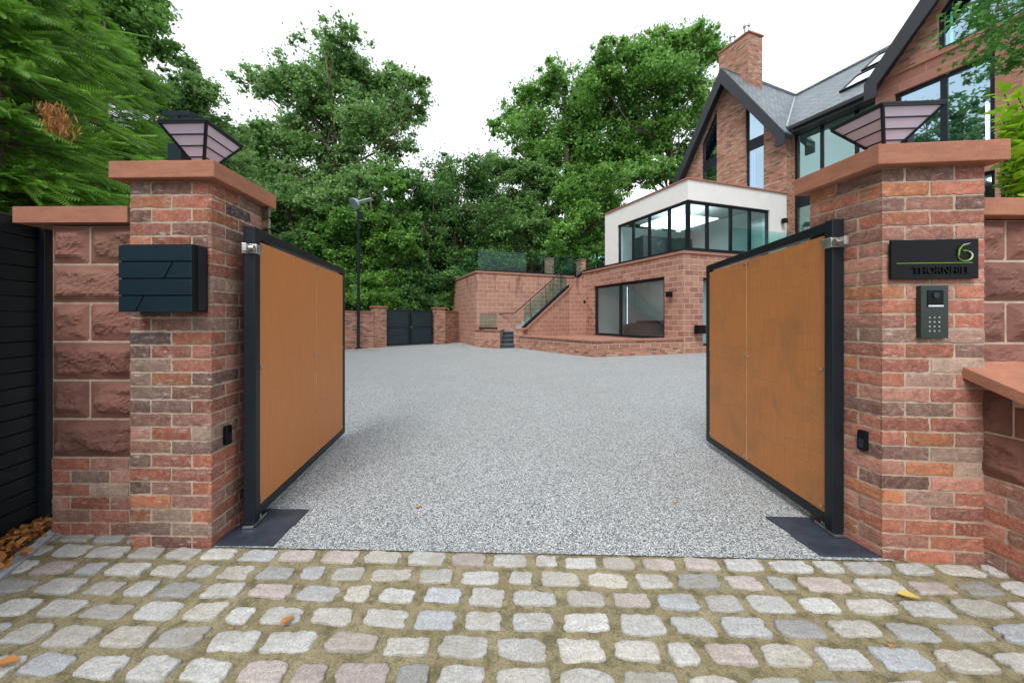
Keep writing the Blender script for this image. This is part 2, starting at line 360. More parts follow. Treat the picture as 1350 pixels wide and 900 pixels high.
# ------------------------------------------------------------------ ground
m = MB(); m.add([(-150, -60, -.06), (150, -60, -.06), (150, 300, -.06), (-150, 300, -.06)], [(0, 1, 2, 3)]); tag(m.build('ground', M['forest_floor']), kind='structure')
m = MB(); m.add([(-40, -9, -.05), (40, -9, -.05), (40, -.35, -.05), (-40, -.35, -.05)], [(0, 1, 2, 3)]); tag(m.build('road', M['asphalt']), kind='structure')
E0, E1 = Vector((-1.64, 1.957)), Vector((1.98, 1.842))       # where the cobbles meet the drive
eu = (E1-E0).normalized(); en = Vector((-eu.y, eu.x))
farwall = [at(380, 13.4), at(455, 14.7), at(492.8, 15.4)]
pts = [tuple(E0), tuple(E1), (2.05, 2.4), (24, 2.4), (24, 17), (8, 18.5), (2, 20), (-2.6, 20), (-4.1, 17.9), (-6.6, 15.6), (-8.3, 13.9), (-9, 13), (-9, 2.6), (-1.7, 2.6)]
m = MB(); tr = tessellate_polygon([[Vector((*p, 0)) for p in pts]]); m.add([(p[0], p[1], 0) for p in pts], tr)
tag(m.build('driveway', M['resin_gravel']), kind='structure')
m = MB(); res = 90; vs = []; fs = []
nx, ny = 260, 90; x0, x1 = -5.0, 5.0; rng = random.Random(5)
for j in range(ny+1):
    for i in range(nx+1):
        s_ = -3.4+i*(10.4/nx); t_ = -2.35+j*(2.75/ny)
        p = E0+eu*(s_)+en*t_
        z = -.0075+.006*noise.noise(Vector((p.x*6, p.y*6, 0)))+.003*noise.noise(Vector((p.x*30, p.y*30, 3)))
        if j == 0: z = -.048
        vs.append((p.x, p.y, min(z, -.0015)))
for j in range(ny):
    for i in range(nx): a = j*(nx+1)+i; fs.append((a, a+1, a+nx+2, a+nx+1))
m.add(vs, fs); tag(m.build('cobble_joints', M['joint_sand'], smooth=True), kind='structure')
SC = [(.57, .56, .54), (.64, .64, .62), (.54, .54, .54), (.5, .52, .55), (.57, .5, .46), (.52, .44, .41), (.57, .53, .47), (.5, .48, .45), (.62, .59, .54), (.6, .59, .57), (.62, .62, .6), (.38, .38, .37), (.52, .49, .44), (.56, .55, .52), (.58, .58, .56)]
m = MB(); rng = random.Random(11)
for row in range(-2, 19):
    t0 = -.058-.1225*row; s_ = -3.35+rng.uniform(0, .15)
    while s_ < 6.8:
        wd = rng.choice([.185, .175, .195, .205, .165, .175, .19, .2, .12, .18])*rng.uniform(.94, 1.06)
        if row < 0 and -.02 < s_+wd*.5 < 3.62: s_ += wd+.025; continue
        cx = s_+wd/2; dp = .083*rng.uniform(.88, 1.1); t = t0+rng.uniform(-.006, .006)
        col = rng.choice(SC); kk = rng.uniform(.95, 1.3); col = tuple(min(.8, c*kk) for c in col)
        seed = rng.uniform(0, 100); rot = rng.uniform(-.05, .05); n = 40; vs = []
        tilt = (rng.uniform(-.04, .04), rng.uniform(-.05, .05)); z0 = rng.uniform(-.002, .004)
        shear = rng.uniform(-.12, .12); tap = rng.uniform(-.1, .1); pw = rng.uniform(4, 9)
        for k, (rr, zz) in enumerate(((1.015, -.03), (1.0, -.004), (.98, .0015), (.88, .003), (.6, .003), (.3, .003))):
            for a in range(n):
                th = 2*math.pi*a/n; c_, s2 = math.cos(th), math.sin(th)
                q = (abs(c_)**pw+abs(s2)**pw)**(-1/pw)
                e = 1+.14*noise.noise(Vector((c_*1.6+seed, s2*1.6, 0)))+.06*noise.noise(Vector((c_*4.5+seed, s2*4.5, 3)))+.06*noise.noise(Vector((c_*13+seed, s2*13, 3)))
                px = c_*q*e*rr*(wd/2-.008); py = s2*q*e*rr*dp/2*(1+tap*c_*q)
                px += shear*py
                X = px*math.cos(rot)-py*math.sin(rot); Y = px*math.sin(rot)+py*math.cos(rot)
                hz = zz+z0+X*tilt[0]+Y*tilt[1]+(.005*noise.noise(Vector((X*30+seed, Y*30, 1)))+.003*noise.noise(Vector((X*90+seed, Y*90, 1))) if k > 0 else 0)
                p = E0+eu*(cx+X)+en*(t+Y); vs.append((p.x, p.y, hz))
        fs = [(k*n+a, k*n+(a+1) % n, (k+1)*n+(a+1) % n, (k+1)*n+a) for k in range(5) for a in range(n)]+[tuple(5*n+a for a in range(n))]
        m.add(vs, fs, col); s_ += wd+rng.uniform(.02, .036)
tag(m.build('cobblestones', M['granite_sett'], smooth=True), kind='structure')
# ------------------------------------------------------------------ near masonry
BCOL = [((.44, .14, .08), 6), ((.38, .125, .085), 5), ((.46, .2, .145), 5), ((.34, .14, .1), 3), ((.2, .1, .08), 1.6), ((.09, .06, .065), .6), ((.42, .29, .22), 1.4), ((.5, .18, .075), 3), ((.3, .18, .14), 1.5)]
BCOLD = [((.38, .12, .07), 5), ((.33, .115, .08), 5), ((.4, .19, .145), 4), ((.25, .12, .09), 4), ((.17, .1, .085), 2.4), ((.07, .055, .06), .9), ((.36, .26, .2), 2), ((.42, .15, .07), 2), ((.26, .17, .135), 2.4)]
BCOL = [(tuple(a*.92+b*.08 for a, b in zip(c, (.55, .36, .3))), w_) for c, w_ in BCOL]
BCOLD = [(tuple(a*.95+b*.05 for a, b in zip(c, (.5, .36, .3))), w_) for c, w_ in BCOLD]
def bcol(rng, pal): return rng.choices([c for c, _ in pal], [w_ for _, w_ in pal])[0]
def brick(mb, pl, a0, a1, z0, z1, rng, col, c0=False, c1=False, proud=.0035, dep=.02):
    nx, nz_ = max(3, int((a1-a0)/.02)), 4; seed = rng.uniform(0, 99); kk = rng.uniform(.7, 1.3); col = tuple(c*kk for c in col)
    pr = proud+rng.uniform(-.0015, .002)
    if c0: a0 -= proud
    if c1: a1 += proud
    vs = []; W = nx+1
    for j in range(nz_+1):
        for i in range(W):
            u, v = i/nx, j/nz_; a = a0+(a1-a0)*u; z = z0+(z1-z0)*v; o = pr
            ed = (j in (0, nz_)) or (i == 0 and not c0) or (i == nx and not c1)
            if ed:
                o -= .001+.002*abs(noise.noise(Vector((a*40+seed, z*40, 0))))
                da = .006*noise.noise(Vector((a*60+seed, z*60, 5))); dz = .006*noise.noise(Vector((a*35+seed, z*60, 9)))
                if not ((i == 0 and c0) or (i == nx and c1)): a += da
                z += dz
            elif not ((i == 0 and c0) or (i == nx and c1)): o += .003*noise.noise(Vector((a*25+seed, z*25, 2)))
            vs.append(pl.pt(a, z, o))
    k = len(vs)
    per = [i for i in range(W)]+[j*W+nx for j in range(1, nz_+1)]+[nz_*W+i for i in range(nx-1, -1, -1)]+[j*W for j in range(nz_-1, 0, -1)]
    n3 = Vector((pl.n.x, pl.n.y, 0))
    vs += [vs[i]-n3*dep for i in per]
    fs = [(j*W+i, j*W+i+1, (j+1)*W+i+1, (j+1)*W+i) for j in range(nz_) for i in range(nx)]
    P = len(per); fs += [(per[(q+1) % P], per[q], k+q, k+(q+1) % P) for q in range(P)]
    mb.add(vs, fs, col)
def lay(L, first):                      # brick cuts along a length of wall; first: 'S' or 'H'
    out = []; a = 0; q = .2175 if first == 'S' else .1025
    while a < L-.02:
        e = min(L, a+q)
        if L-e < .05: e = L
        out.append((a, e)); a = e+.0125; q = .2175
        if L-a < .19 and L-a > 0: q = L-a
    return out
def pillar(base, front, side, depth, zt, capz, name, label, sideleft, seed, pal):
    # front: Plane with s from 0 to width ; side plane from its own origin
    rng = random.Random(seed); nc = 27; z0 = -.02; ch = (zt-z0)/nc
    t = thing(name, label, 'pillar', base, 'brick gate pillars at the driveway entrance')
    mb = MB(); core = MB(); Wf = front[1]; Ws = side[1]
    fp, sp = front[0], side[0]
    for c in range(nc):
        a, b = z0+c*ch+.006, z0+(c+1)*ch-.006
        st = 'S' if c % 2 else 'H'
        fr = lay(Wf, st); sr = lay(Ws, 'H' if c % 2 else 'S')
        ccol = bcol(rng, pal)
        if not sideleft:                # side face is to the right of the front face (left pillar); corner at front's right end
            fr = [(Wf-q[1], Wf-q[0]) for q in fr]
            for i, q in enumerate(fr): brick(mb, fp, q[0], q[1], a, b, rng, ccol if i == 0 else bcol(rng, pal), False, i == 0)
            for i, q in enumerate(sr): brick(mb, sp, q[0], q[1], a, b, rng, ccol if i == 0 else bcol(rng, pal), i == 0, False)
        else:
            for i, q in enumerate(fr): brick(mb, fp, q[0], q[1], a, b, rng, ccol if i == 0 else bcol(rng, pal), i == 0, False)
            for i, q in enumerate(sr): brick(mb, sp, Ws-q[1], Ws-q[0], a, b, rng, ccol if i == 0 else bcol(rng, pal), False, i == 0)
        # plain outer faces away from the camera
        for q in lay(Wf, st): brick(mb, Plane(fp.pt(Wf, 0, -depth).to_2d(), -fp.u), q[0], q[1], a, b, rng, bcol(rng, pal))
    A, B = fp.pt(0, 0), fp.pt(Wf, 0); 
    if not sideleft: C_ = sp.pt(Ws, 0); D = C_+(A-B)
    else: D = sp.pt(0, 0); C_ = D+(B-A)
    core.slab([tuple(A.to_2d()), tuple(B.to_2d()), tuple(C_.to_2d()), tuple(D.to_2d())], -.03, zt-.001)
    sh = mb.build('brick_shaft', M['brick'], t)
    core.build('mortar', M['mortar'], sh)
    cen = (A+B+C_+D)/4
    ov = []
    for i, P in enumerate((A, B, C_, D)):
        dd = (P-cen); ov.append((P.x+.062*(1 if dd.dot(B-A) > 0 else -1)*fp.u.x - .055*(1 if dd.dot(V3(fp.n, 0)) < 0 else -1)*fp.n.x,
                                 P.y+.062*(1 if dd.dot(B-A) > 0 else -1)*fp.u.y - .055*(1 if dd.dot(V3(fp.n, 0)) < 0 else -1)*fp.n.y))
    MB().slab(ov, capz[0], capz[1]).build('cap_stone', M['cap_stone'], t, bevel=.005)
    return t, (A, B, C_, D)
# left pillar
LC = Vector((-1.651, 1.958)); lf = Plane(LC+Vector((-.457, .012)), (.457, -.012)); ls = Plane(LC, (-.0957, 1))
pl_left, LQ = pillar((LC.x-.2, LC.y+.25, 0), (lf, .457), (ls, .46), .46, 2.005, (2.005, 2.098), 'gate_pillar', 'left gate pillar of weathered mixed brick with the black letterbox on it', False, 3, BCOLD)
RC = Vector((1.936, 1.865)); rf = Plane(RC, (.473, -.045)); RB = RC+Vector((-.179, 1)).normalized()*.375; rs = Plane(RB, RC-RB)
pl_right, RQ = pillar((RC.x+.2, RC.y+.2, 0), (rf, .475), (rs, .375), .375, 2.036, (2.036, 2.14), 'gate_pillar', 'right gate pillar of orange red brick with the name sign and intercom', True, 8, BCOL)
def rockblock(mb, pl, a0, a1, z0, z1, rng, amp=.045):
    nx, nz_ = max(4, int((a1-a0)/.012)), max(4, int((z1-z0)/.012)); seed = rng.uniform(0, 99)
    k = rng.uniform(.8, 1.15); col = rng.choice([(.21, .095, .075), (.25, .115, .088), (.18, .085, .07), (.27, .135, .1)]); col = tuple(c*k for c in col)
    vs = []; W = nx+1
    for j in range(nz_+1):
        for i in range(W):
            a = a0+(a1-a0)*i/nx; z = z0+(z1-z0)*j/nz_
            e = min(a-a0, a1-a, z-z0, z1-z); mask = min(1, max(0, (e-.008)/.05)); mask = mask*mask*(3-2*mask)
            p = Vector((a*6+seed, z*9, seed)); q = noise.noise(p)*.6+.5
            rid = 1-abs(noise.noise(Vector((a*14+seed, z*26+a*9, 2))))*2
            fa = math.floor((q+.3*noise.noise(Vector((a*16+seed, z*24, 4))))*5)/5
            h = mask*amp*(.45*q+.6*fa+.3*max(0, rid)*max(0, noise.noise(Vector((a*6, z*6, seed))))+.12*noise.noise(Vector((a*45+seed, z*60, 2))))
            vs.append(pl.pt(a, z, .004+max(0, h)+.001*noise.noise(p*6)-(.004 if e < .002 else 0)))
    kx = len(vs); per = [i for i in range(W)]+[j*W+nx for j in range(1, nz_+1)]+[nz_*W+i for i in range(nx-1, -1, -1)]+[j*W for j in range(nz_-1, 0, -1)]
    n3 = Vector((pl.n.x, pl.n.y, 0)); vs += [vs[i]-n3*.02 for i in per]
    fs = [(j*W+i, j*W+i+1, (j+1)*W+i+1, (j+1)*W+i) for j in range(nz_) for i in range(nx)]; P = len(per)
    fs += [(per[(q+1) % P], per[q], kx+q, kx+(q+1) % P) for q in range(P)]
    mb.add(vs, fs, col)
def near_wall(t, pl, L, th, nb, ns, rng, pal, split=.5, long_first=True, blk=.225):
    bk, st = MB(), MB(); z = 0
    for c in range(nb):
        for q in lay(L, 'S' if c % 2 else 'H'): brick(bk, pl, q[0], q[1], z+.005, z+.07, rng, bcol(rng, pal))
        z += .075
    for c in range(ns):
        cuts = [0, L] if (c % 2 == 0) == long_first else [0, L*split, L]
        if L > .8: cuts = [0]+[q for q in ([.3, .8, 1.3, 1.8] if c % 2 else [.15, .55, 1.05, 1.55]) if q < L-.1]+[L]
        for q0, q1 in zip(cuts, cuts[1:]): rockblock(st, pl, q0+.005, q1-.005, z+.005, z+blk-.006, rng)
        z += blk
    b = bk.build('brick_base', M['brick'], t); st.build('stone_blocks', M['rock_sandstone'], t, smooth=False)
    core = MB(); core.poly(pl, [(0.003, -.03), (L-.003, -.03), (L-.003, z-.002), (.003, z-.002)], (), 0, -th); core.build('mortar', M['mortar'], b)
    return z
rng = random.Random(21)
wl = Plane((-2.655, 2.06), (.53, -.008)); t = thing('stone_wall', 'short sandstone wall on a brick base between black fence and left pillar', 'wall', (-2.4, 2.15, 0))
z = near_wall(t, wl, .53, .3, 6, 6, rng, BCOLD, .42, True, .2225)
MB().poly(wl, [(-.16, 1.79), (.5, 1.79), (.5, 1.882), (-.16, 1.882)], (), .055, -.36).build('coping', M['cap_stone'], t, bevel=.004)
wr = Plane((2.38, 1.93), (1, .02)); t = thing('stone_wall', 'tall rock faced sandstone wall running right from the right pillar', 'wall', (2.9, 2.1, 0))
z = near_wall(t, wr, 2.2, .3, 6, 6, rng, BCOL, .3, False, .2225)
MB().poly(wr, [(-.02, 1.79), (2.2, 1.79), (2.2, 1.882), (-.02, 1.882)], (), .075, -.36).build('coping', M['cap_stone'], t, bevel=.004)
# low wing wall sloping down to the street
q = Vector((2.405, 1.85)); wdir = Vector((.125, -1)).normalized(); ww = Plane(q, wdir)
t = thing('garden_wall', 'low stone and brick wall with sloping coping at the right edge', 'wall', (2.5, 1.4, 0))
bk, st, core = MB(), MB(), MB()
for c in range(6):
    for k in lay(1.6, 'S' if c % 2 else 'H'):
        if .075*c < .3+.1*c: brick(bk, ww, k[0], k[1], c*.075+.005, c*.075+.07, rng, bcol(rng, BCOL))
def ztop(a): return .95-.45*a
z = .45
for z0, z1, cuts in ((.45, .67, [0, .19, .42, .58]), (.675, .945, [0, .13, .27, .4])):
    for q0, q1 in zip(cuts, cuts[1:]):
        rockblock(st, ww, q0+.004, q1-.004, z0+.004, min(z1, ztop(q1)-.004), rng, .03)
b = bk.build('brick_base', M['brick'], t); st.build('stone_blocks', M['rock_sandstone'], t)
core.poly(ww, [(0, -.03), (1.6, -.03), (1.6, ztop(1.6)), (0, ztop(0))], (), -.001, -.3); core.build('mortar', M['mortar'], b)
MB().poly(ww, [(-.03, ztop(-.03)), (1.62, ztop(1.62)), (1.62, ztop(1.62)+.06), (-.03, ztop(-.03)+.06)], (), .1, -.36).build('coping', M['cap_stone'], t, bevel=.004)
# ------------------------------------------------------------------ fence at far left, kerb
fp = Plane(Vector((-2.88, 2.25))-Vector((-.234, 1)).normalized()*2.4, (-.234, 1))
t = thing('slatted_gate', 'black horizontally slatted metal gate panel at the left edge', 'gate', fp.pt(1.2, 0))
sm = MB(); n = 20
for i in range(n): sm.on(fp, .03, 2.33, .07+i*.0875, .07+i*.0875+.082, -.02, .0)
sm.build('slats', M['black_metal'], t, bevel=.003)
fr = MB(); fr.on(fp, 2.3, 2.4, .02, 1.86, -.05, .03); fr.on(fp, 0, .06, .02, 1.86, -.05, .02); fr.on(fp, .06, 2.3, .03, 1.84, -.04, -.022); fr.build('frame', M['black_metal'], t, bevel=.004)
kp = Plane(at(-60, 1.5), at(62, 2.02)-at(-60, 1.5)); m = MB(); m.on(kp, -.3, 1.0, -.04, .018, -.03, .02); 
tag(m.build('kerb_edging', M['concrete'], base=kp.pt(.3, 0), bevel=.003), 'thin grey concrete edging strip among dead leaves at far left', 'edging')
# ------------------------------------------------------------------ ground plates
for (P, sx, label) in (((-1.64, 1.962), 1, 'black slate tiles on the ground by the left pillar'), ((1.955, 1.862), -1, 'black slate tiles on the ground by the right pillar')):
    t = thing('slate_tiles', label, 'paving tile', (P[0]+sx*.17, P[1]+.18, .004), 'slate tiles under the gate posts')
    dx = Vector((.33*sx, -.003 if sx > 0 else .011, 0)); sk_ = Vector((-.012, .183, 0)) if sx > 0 else Vector((-.02, .183, 0))
    for k in range(2):
        MB().obox(V3(P, .001)+sk_*k*1.02+Vector((.01*k, 0, 0)), dx, sk_, (0, 0, .008)).build('tile', M['slate_plate'], t, bevel=.002)
# ------------------------------------------------------------------ gates
def gate(N, Fr, zt_n, zt_f, label, inward):      # N,Fr: hinge and far plan points; inward: +1 panel faces +x
    pl = Plane(N, Fr-N); L = (Fr-N).length; zb = .05
    sgn = inward*(1 if pl.n.x > 0 else -1)
    t = thing('driveway_gate', label, 'gate', V3(N, 0), 'pair of open driveway gates')
    T = lambda a: zt_n+(zt_f-zt_n)*a/L
    o0, o1 = .024*sgn, -.022*sgn
    out = [(0.046, zb), (L, zb), (L, T(L)), (.0461, T(0))]; inn = [(.062, zb+.055), (L-.055, zb+.055), (L-.055, T(L)-.055), (.062, T(0)-.06)]
    MB().poly(pl, out, [inn], o0, o1).build('frame', M['black_metal'], t, bevel=.004)
    m = MB(); m.on(pl, -.005, .05, zb-.02, T(0)+.004, -.034, .034); m.build('gate_post', M['black_metal'], t, bevel=.006)
    mid = L*.56 if sgn else L/2
    mid = .065+(L-.12)*.56
    MB().on(pl, mid-.0022, mid+.0022, zb+.06, T(mid)-.08, .0181*sgn, .0195*sgn, None, 0).build('panel_seam', M['seam_tan'], t)
    for (a0, a1) in ((.064, mid-.004), (mid+.004, L-.058)):
        pp = MB().poly(pl, [(a0, zb+.058), (a1, zb+.058), (a1, T(a1)-.074), (a0, T(a0)-.074)], (), .018*sgn, .006*sgn).build('timber_panel', M['plywood' if inward > 0 else 'plywood_marked'], t)
        for a in (a0+.02, a1-.02):
            for z in (zb+.09, .95, T(a)-.1):
                P = pl.pt(a, z, .018*sgn); MB().tube([P, P+V3(pl.n, 0)*.007*sgn], .0095, 8).build('bolt', M['steel'], pp)
    m = MB(); zz = T(0)-.13; m.on(pl, -.008, .056, zz-.028, zz+.028, -.042, .042); m.on(pl, -.06, -.008, zz-.024, zz+.024, -.012, .012)
    P = pl.pt(-.03, zz, .012*sgn); m.tube([P, P+V3(pl.n, 0)*.03*sgn], .018, 10); m.build('hinge', M['steel'], t, bevel=.003)
    m = MB(); m.on(pl, -.02, .13, .012, .028, -.03, .03); m.on(pl, .02, .07, .02, .045, -.02, .02); m.tube([pl.pt(.1, .0, 0), pl.pt(.1, .05, 0)], .012, 8); m.build('floor_pivot', M['steel'], t, bevel=.002)
    return pl
gl = gate(Vector((-1.56, 2.12)), Vector((-1.785, 3.76)), 1.795, 1.77, 'left driveway gate leaf with clean orange timber panels in black frame', 1)
gr = gate(Vector((1.858, 2.035)), Vector((1.94, 3.52)), 1.815, 1.77, 'right driveway gate leaf with smudged orange timber panels in black frame', -1)
# ------------------------------------------------------------------ letterbox, sign, intercom, photocells
s0, s1 = lf.sz(160, 0, .09)[0], lf.sz(256, 0, .09)[0]; za, zb_ = lf.sz(200, 412, .09)[1], lf.sz(200, 323, .09)[1]
t = thing('letterbox', 'black wall letterbox with four horizontal slats on left pillar', 'letterbox', lf.pt((s0+s1)/2, za, 0))
m = MB(); m.on(lf, s0+.004, s1, za+.006, zb_+.003, .007, .095); m.build('casing', M['black_plastic'], t, bevel=.004)
m = MB(); h = (zb_-za)/4
for k in range(4):
    z0, z1 = za+k*h+.003, za+(k+1)*h-.003; a, b = s0, s1-.004
    if k in (0, 2):
        c = a+(b-a)*(.22 if k == 0 else .62)
        for (q0, q1, q2, q3) in ((a, c, c+.045, a), (c+.008, b, b, c+.053)):
            m.poly(lf, [(q0, z0), (q1, z0), (q2, z1), (q3, z1)], (), .104, .0955)
    else: m.on(lf, a, b, z0, z1, .0955, .104)
m.build('front_slats', M['dark_panel'], t, bevel=.0015)
m = MB(); m.on(lf, s1-.0, s1+.003, za+.012, zb_-.0, .02, .07); m.build('side_plate', M['black_metal'], t)
# sign on the right pillar
fw = rf; o_ = .012
a0, z1_ = fw.sz(1175.5, 316.5, .03); a1, z0_ = fw.sz(1291, 367, .03)
t = thing('name_sign', 'black rectangular house name sign reading 6 THORNHILL on right pillar', 'sign', fw.pt((a0+a1)/2, z0_, 0))
MB().on(fw, a0, a1, z0_, z1_, .016, .028).build('plate', M['black_plastic'], t, bevel=.0015)
for q in (a0+.1, a1-.12): MB().on(fw, q, q+.02, z0_+.05, z1_-.05, .004, .0155).build('standoff', M['black_metal'], t)
W_ = a1-a0; H_ = z1_-z0_
m = MB(); m.on(fw, a0+.06*W_, a1-.07*W_, z0_+.395*H_, z0_+.41*H_, .0282, .0295); m.build('line', M['sign_green'], t)
def text(body, size, a, z, mat, parent, name, ex=.002, off=.0285, stretch=1.0, wgt=0):
    cu = bpy.data.curves.new(name, 'FONT'); cu.body = body; cu.size = size; cu.extrude = ex; cu.align_x = 'RIGHT'; cu.offset = wgt
    o = bpy.data.objects.new(name, cu); COL.objects.link(o)
    me = bpy.data.meshes.new_from_object(o); bpy.data.objects.remove(o)
    wx_ = max(v.co.x for v in me.vertices)-min(v.co.x for v in me.vertices); stretch = stretch/wx_
    mb = MB(); mb.add([fw.pt(a+v.co.x*stretch, z+v.co.y, off+ex+v.co.z) for v in me.vertices], [tuple(p.vertices) for p in me.polygons])
    return mb.build(name, mat, parent)
simple('letter_black', (.006, .007, .008), .35, .1, 5, 0, spec=.15)
text('THORNHILL', .05, a1-.1*W_, z0_+.13*H_, M['letter_black'], t, 'lettering', .003, stretch=.265)
c6 = fw.sz(1272, 333, .03); rr = .033
m = MB(); m2 = MB()
bowl = [(c6[0]+rr*.95*math.cos(th), c6[1]-.016+rr*.8*math.sin(th)) for th in [R(x) for x in range(180, 541, 24)]]
m.tube([fw.pt(a, z, .031) for a, z in bowl[:13]], [.0015+.002*min(1, i/4) for i in range(13)], 6); m.build('numeral', M['sign_green'], t)
stem = [(c6[0]-rr*.95+.0, c6[1]-.016), (c6[0]-rr*.85, c6[1]+.014), (c6[0]-rr*.4, c6[1]+.036), (c6[0]+rr*.5, c6[1]+.043)]
m = MB(); m.tube([fw.pt(a, z, .033) for a, z in stem], [.0032, .004, .0032, .001], 6); m.build('numeral_stem', M['sign_green'], t)
m2.tube([fw.pt(a, z, .034) for a, z in bowl[5:11]], [.001, .002, .0026, .0026, .002, .001], 6); m2.tube([fw.pt(a+.004, z+.004, .034) for a, z in stem[1:]], [.001, .0018, .001], 6); m2.build('numeral_white_part', M['sign_silver'], t)  # white part of the green and white numeral
# intercom
a0, z1_ = fw.sz(1211.5, 376.5, .02); a1, z0_ = fw.sz(1248, 445.5, .02)
t = thing('intercom', 'door entry intercom with camera and keypad below the name sign', 'intercom', fw.pt((a0+a1)/2, z0_, 0)); W_ = a1-a0; H_ = z1_-z0_
MB().on(fw, a0, a1, z0_, z1_, .004, .03).build('faceplate', M['intercom_body'], t, bevel=.003)
m = MB(); m.on(fw, a0+.22*W_, a1-.2*W_, z1_-.4*H_, z1_-.09*H_, .0303, .033); m.build('camera_window', M['black_plastic'], t, bevel=.002)
P = fw.pt(a0+.51*W_, z1_-.19*H_, .033); m = MB(); m.tube([P, P+V3(fw.n, 0)*.005], .014, 16); m.build('lens', M['dark_panel'], t)
m = MB(); m.on(fw, a0+.24*W_, a1-.22*W_, z1_-.405*H_, z1_-.375*H_, .0333, .0345); m.build('call_strip', M['sign_silver'], t)
m = MB()
for i in range(3):
    for j in range(4): q0 = a0+(.27+.17*i)*W_; q1 = z0_+(.12+.085*j)*H_; m.on(fw, q0, q0+.008, q1, q1+.008, .0303, .0325)
m.build('keypad', M['steel'], t)
for pl, px, py, lab in ((ls, 301, 573, 'small black photocell sensor on the side of the left pillar'), (rs, 1137, 580, 'small black photocell sensor on the side of the right pillar')):
    a, z = pl.sz(px, py, .02); t = thing('photocell', lab, 'sensor', pl.pt(a, z-.04, 0), 'gate safety sensors on the pillar sides')
    MB().on(pl, a-.022, a+.022, z-.055, z+.055, .004, .03).build('housing', M['black_plastic'], t, bevel=.008)
    MB().on(pl, a-.012, a+.012, z-.038, z+.01, .0302, .032).build('lens', M['dark_panel'], t)
# ------------------------------------------------------------------ pillar lamps
def lamp(corner, dirx, diry, wx, wy, zt, zc, label, dark_side):
    # corner: front corner of the top square; dirx goes along the front, diry to the back
    c = Vector(corner); ux = Vector(dirx).normalized(); uy = Vector(diry).normalized()
    top = [c, c+ux*wx, c+ux*wx+uy*wy, c+uy*wy]; cen = (top[0]+top[2])/2
    bot = [cen+(p-cen)*.12 for p in top]; zb = zt-.205
    t = thing('pillar_lamp', label, 'lamp', V3(cen, zc), 'solar lamps on the gate pillars')
    fr = MB(); pn = MB()
    T = [V3(p, zt) for p in top]; B = [V3(p, zb) for p in bot]
    for i in range(4):
        j = (i+1) % 4
        fr.tube([T[i], B[i]], .0085, 4)
        fr.tube([T[i], T[j]], .0075, 4)
        nrm = (T[j]-T[i]).cross(B[i]-T[i]).normalized()
        for k in (1, 2, 3):
            q = k/4*.98; fr.tube([T[i].lerp(B[i], q), T[j].lerp(B[j], q)], .0042, 4)
        mid = (T[i]+T[j])/2; 
        p = MB(); cc = (sum(T, Vector())+sum(B, Vector()))/8
        ins = [v+(cc-v)*.02 for v in (T[i], T[j], B[j], B[i])]
        p.add(ins, [(0, 1, 2, 3)]); p.build('diffuser', M['lamp_panel'], t)
    fr.build('frame', M['black_metal'], t)
    h = MB(); h.slab([tuple(cen+(p-cen)*1.05) for p in top], zt+.003, zt+.018); h.build('top_plate', M['black_metal'], t, bevel=.003)
    m = MB(); m.slab([tuple(cen+(p-cen)*.36) for p in top], zc+.001, zc+.012); m.build('base_plate', M['black_metal'], t)
    m = MB(); m.tube([V3(cen, zc+.012), V3(cen, zb+.01)], .018, 8); m.build('stem', M['black_metal'], t)
    e = Vector(dark_side); wd_ = .085 if ux.x < 0 else .04; m = MB(); m.obox(V3(e, zc+.001), V3(ux*wd_, 0), V3(uy*.10, 0), (0, 0, zt-zc-.02)); m.obox(V3(e, zt-.045), V3(cen-e, 0), V3(uy*.03, 0), (0, 0, .02)); m.build('mounting_arm', M['dark_panel'], t, bevel=.002)
    q = e; hh = .15 if ux.x < 0 else .02; s_ = MB(); s_.obox(V3(q-ux*.05, zt+hh), V3(ux*.17, 0), V3(uy*.13, .03), (0, 0, .03)); s_.obox(V3(q+ux*.02, zt-.0205), V3(ux*.02, 0), V3(uy*.05, 0), (0, 0, hh+.02)); s_.build('solar_cell', M['dark_panel'], t, bevel=.002)
lamp((-1.715, 2.0), (-1, .026), (-.0957, 1), .27, .3, 2.352, 2.098, 'black solar lamp on the left gate pillar above the letterbox', (-2.045, 2.2))
lamp((2.0, 1.925), (1, -.06), (-.179, 1), .315, .26, 2.40, 2.14, 'black solar lamp on the right gate pillar above the name sign', (2.33, 2.1))
# ------------------------------------------------------------------ far wall, gate piers, lamp post
g_bw = 'brick boundary walls at the back of the drive'
def bwall(pts, z1, label, th=.22):
    t = thing('boundary_wall', label, 'wall', V3(pts[0], 0), g_bw)
    MB().ribbon(pts, 0, -th, -.02, z1).build('wall', M['brick_far'], t)
    MB().ribbon(pts, .03, -th-.03, z1+.001, z1+.045).build('coping', M['cap_stone'], t)
PA, PB = at(380, 13.3), at(493, 15.45)
bwall([PA-(PB-PA)*.8, PA, PB], 1.53, 'low brick boundary wall left of the far black gates behind the lamp post')
G0, G1 = at(505.5, 15.9), at(571.5, 17.5); P2 = at(585.6, 17.75); P3 = at(604.5, 18.9)
bwall([P2, P3+(P3-P2)*.1], 1.6, 'short brick boundary wall between the far gates and the terrace wall')
for (P, dr, label) in (((PB+G0)/2, G0-PB, 'brick gate pier left of the far black gates'), ((G1+P2)/2+Vector((0, 0)), G1-G0, 'brick gate pier right of the far black gates')):
    t = thing('gate_pier', label, 'pier', V3(P, 0), 'brick piers of the far gates'); ang = math.atan2(dr.y, dr.x)
    MB().box(V3(P, .86), (.46, .46, 1.76), rz=ang).build('shaft', M['brick_far'], t); MB().box(V3(P, 1.775), (.54, .54, .065), rz=ang).build('cap_stone', M['cap_stone'], t)
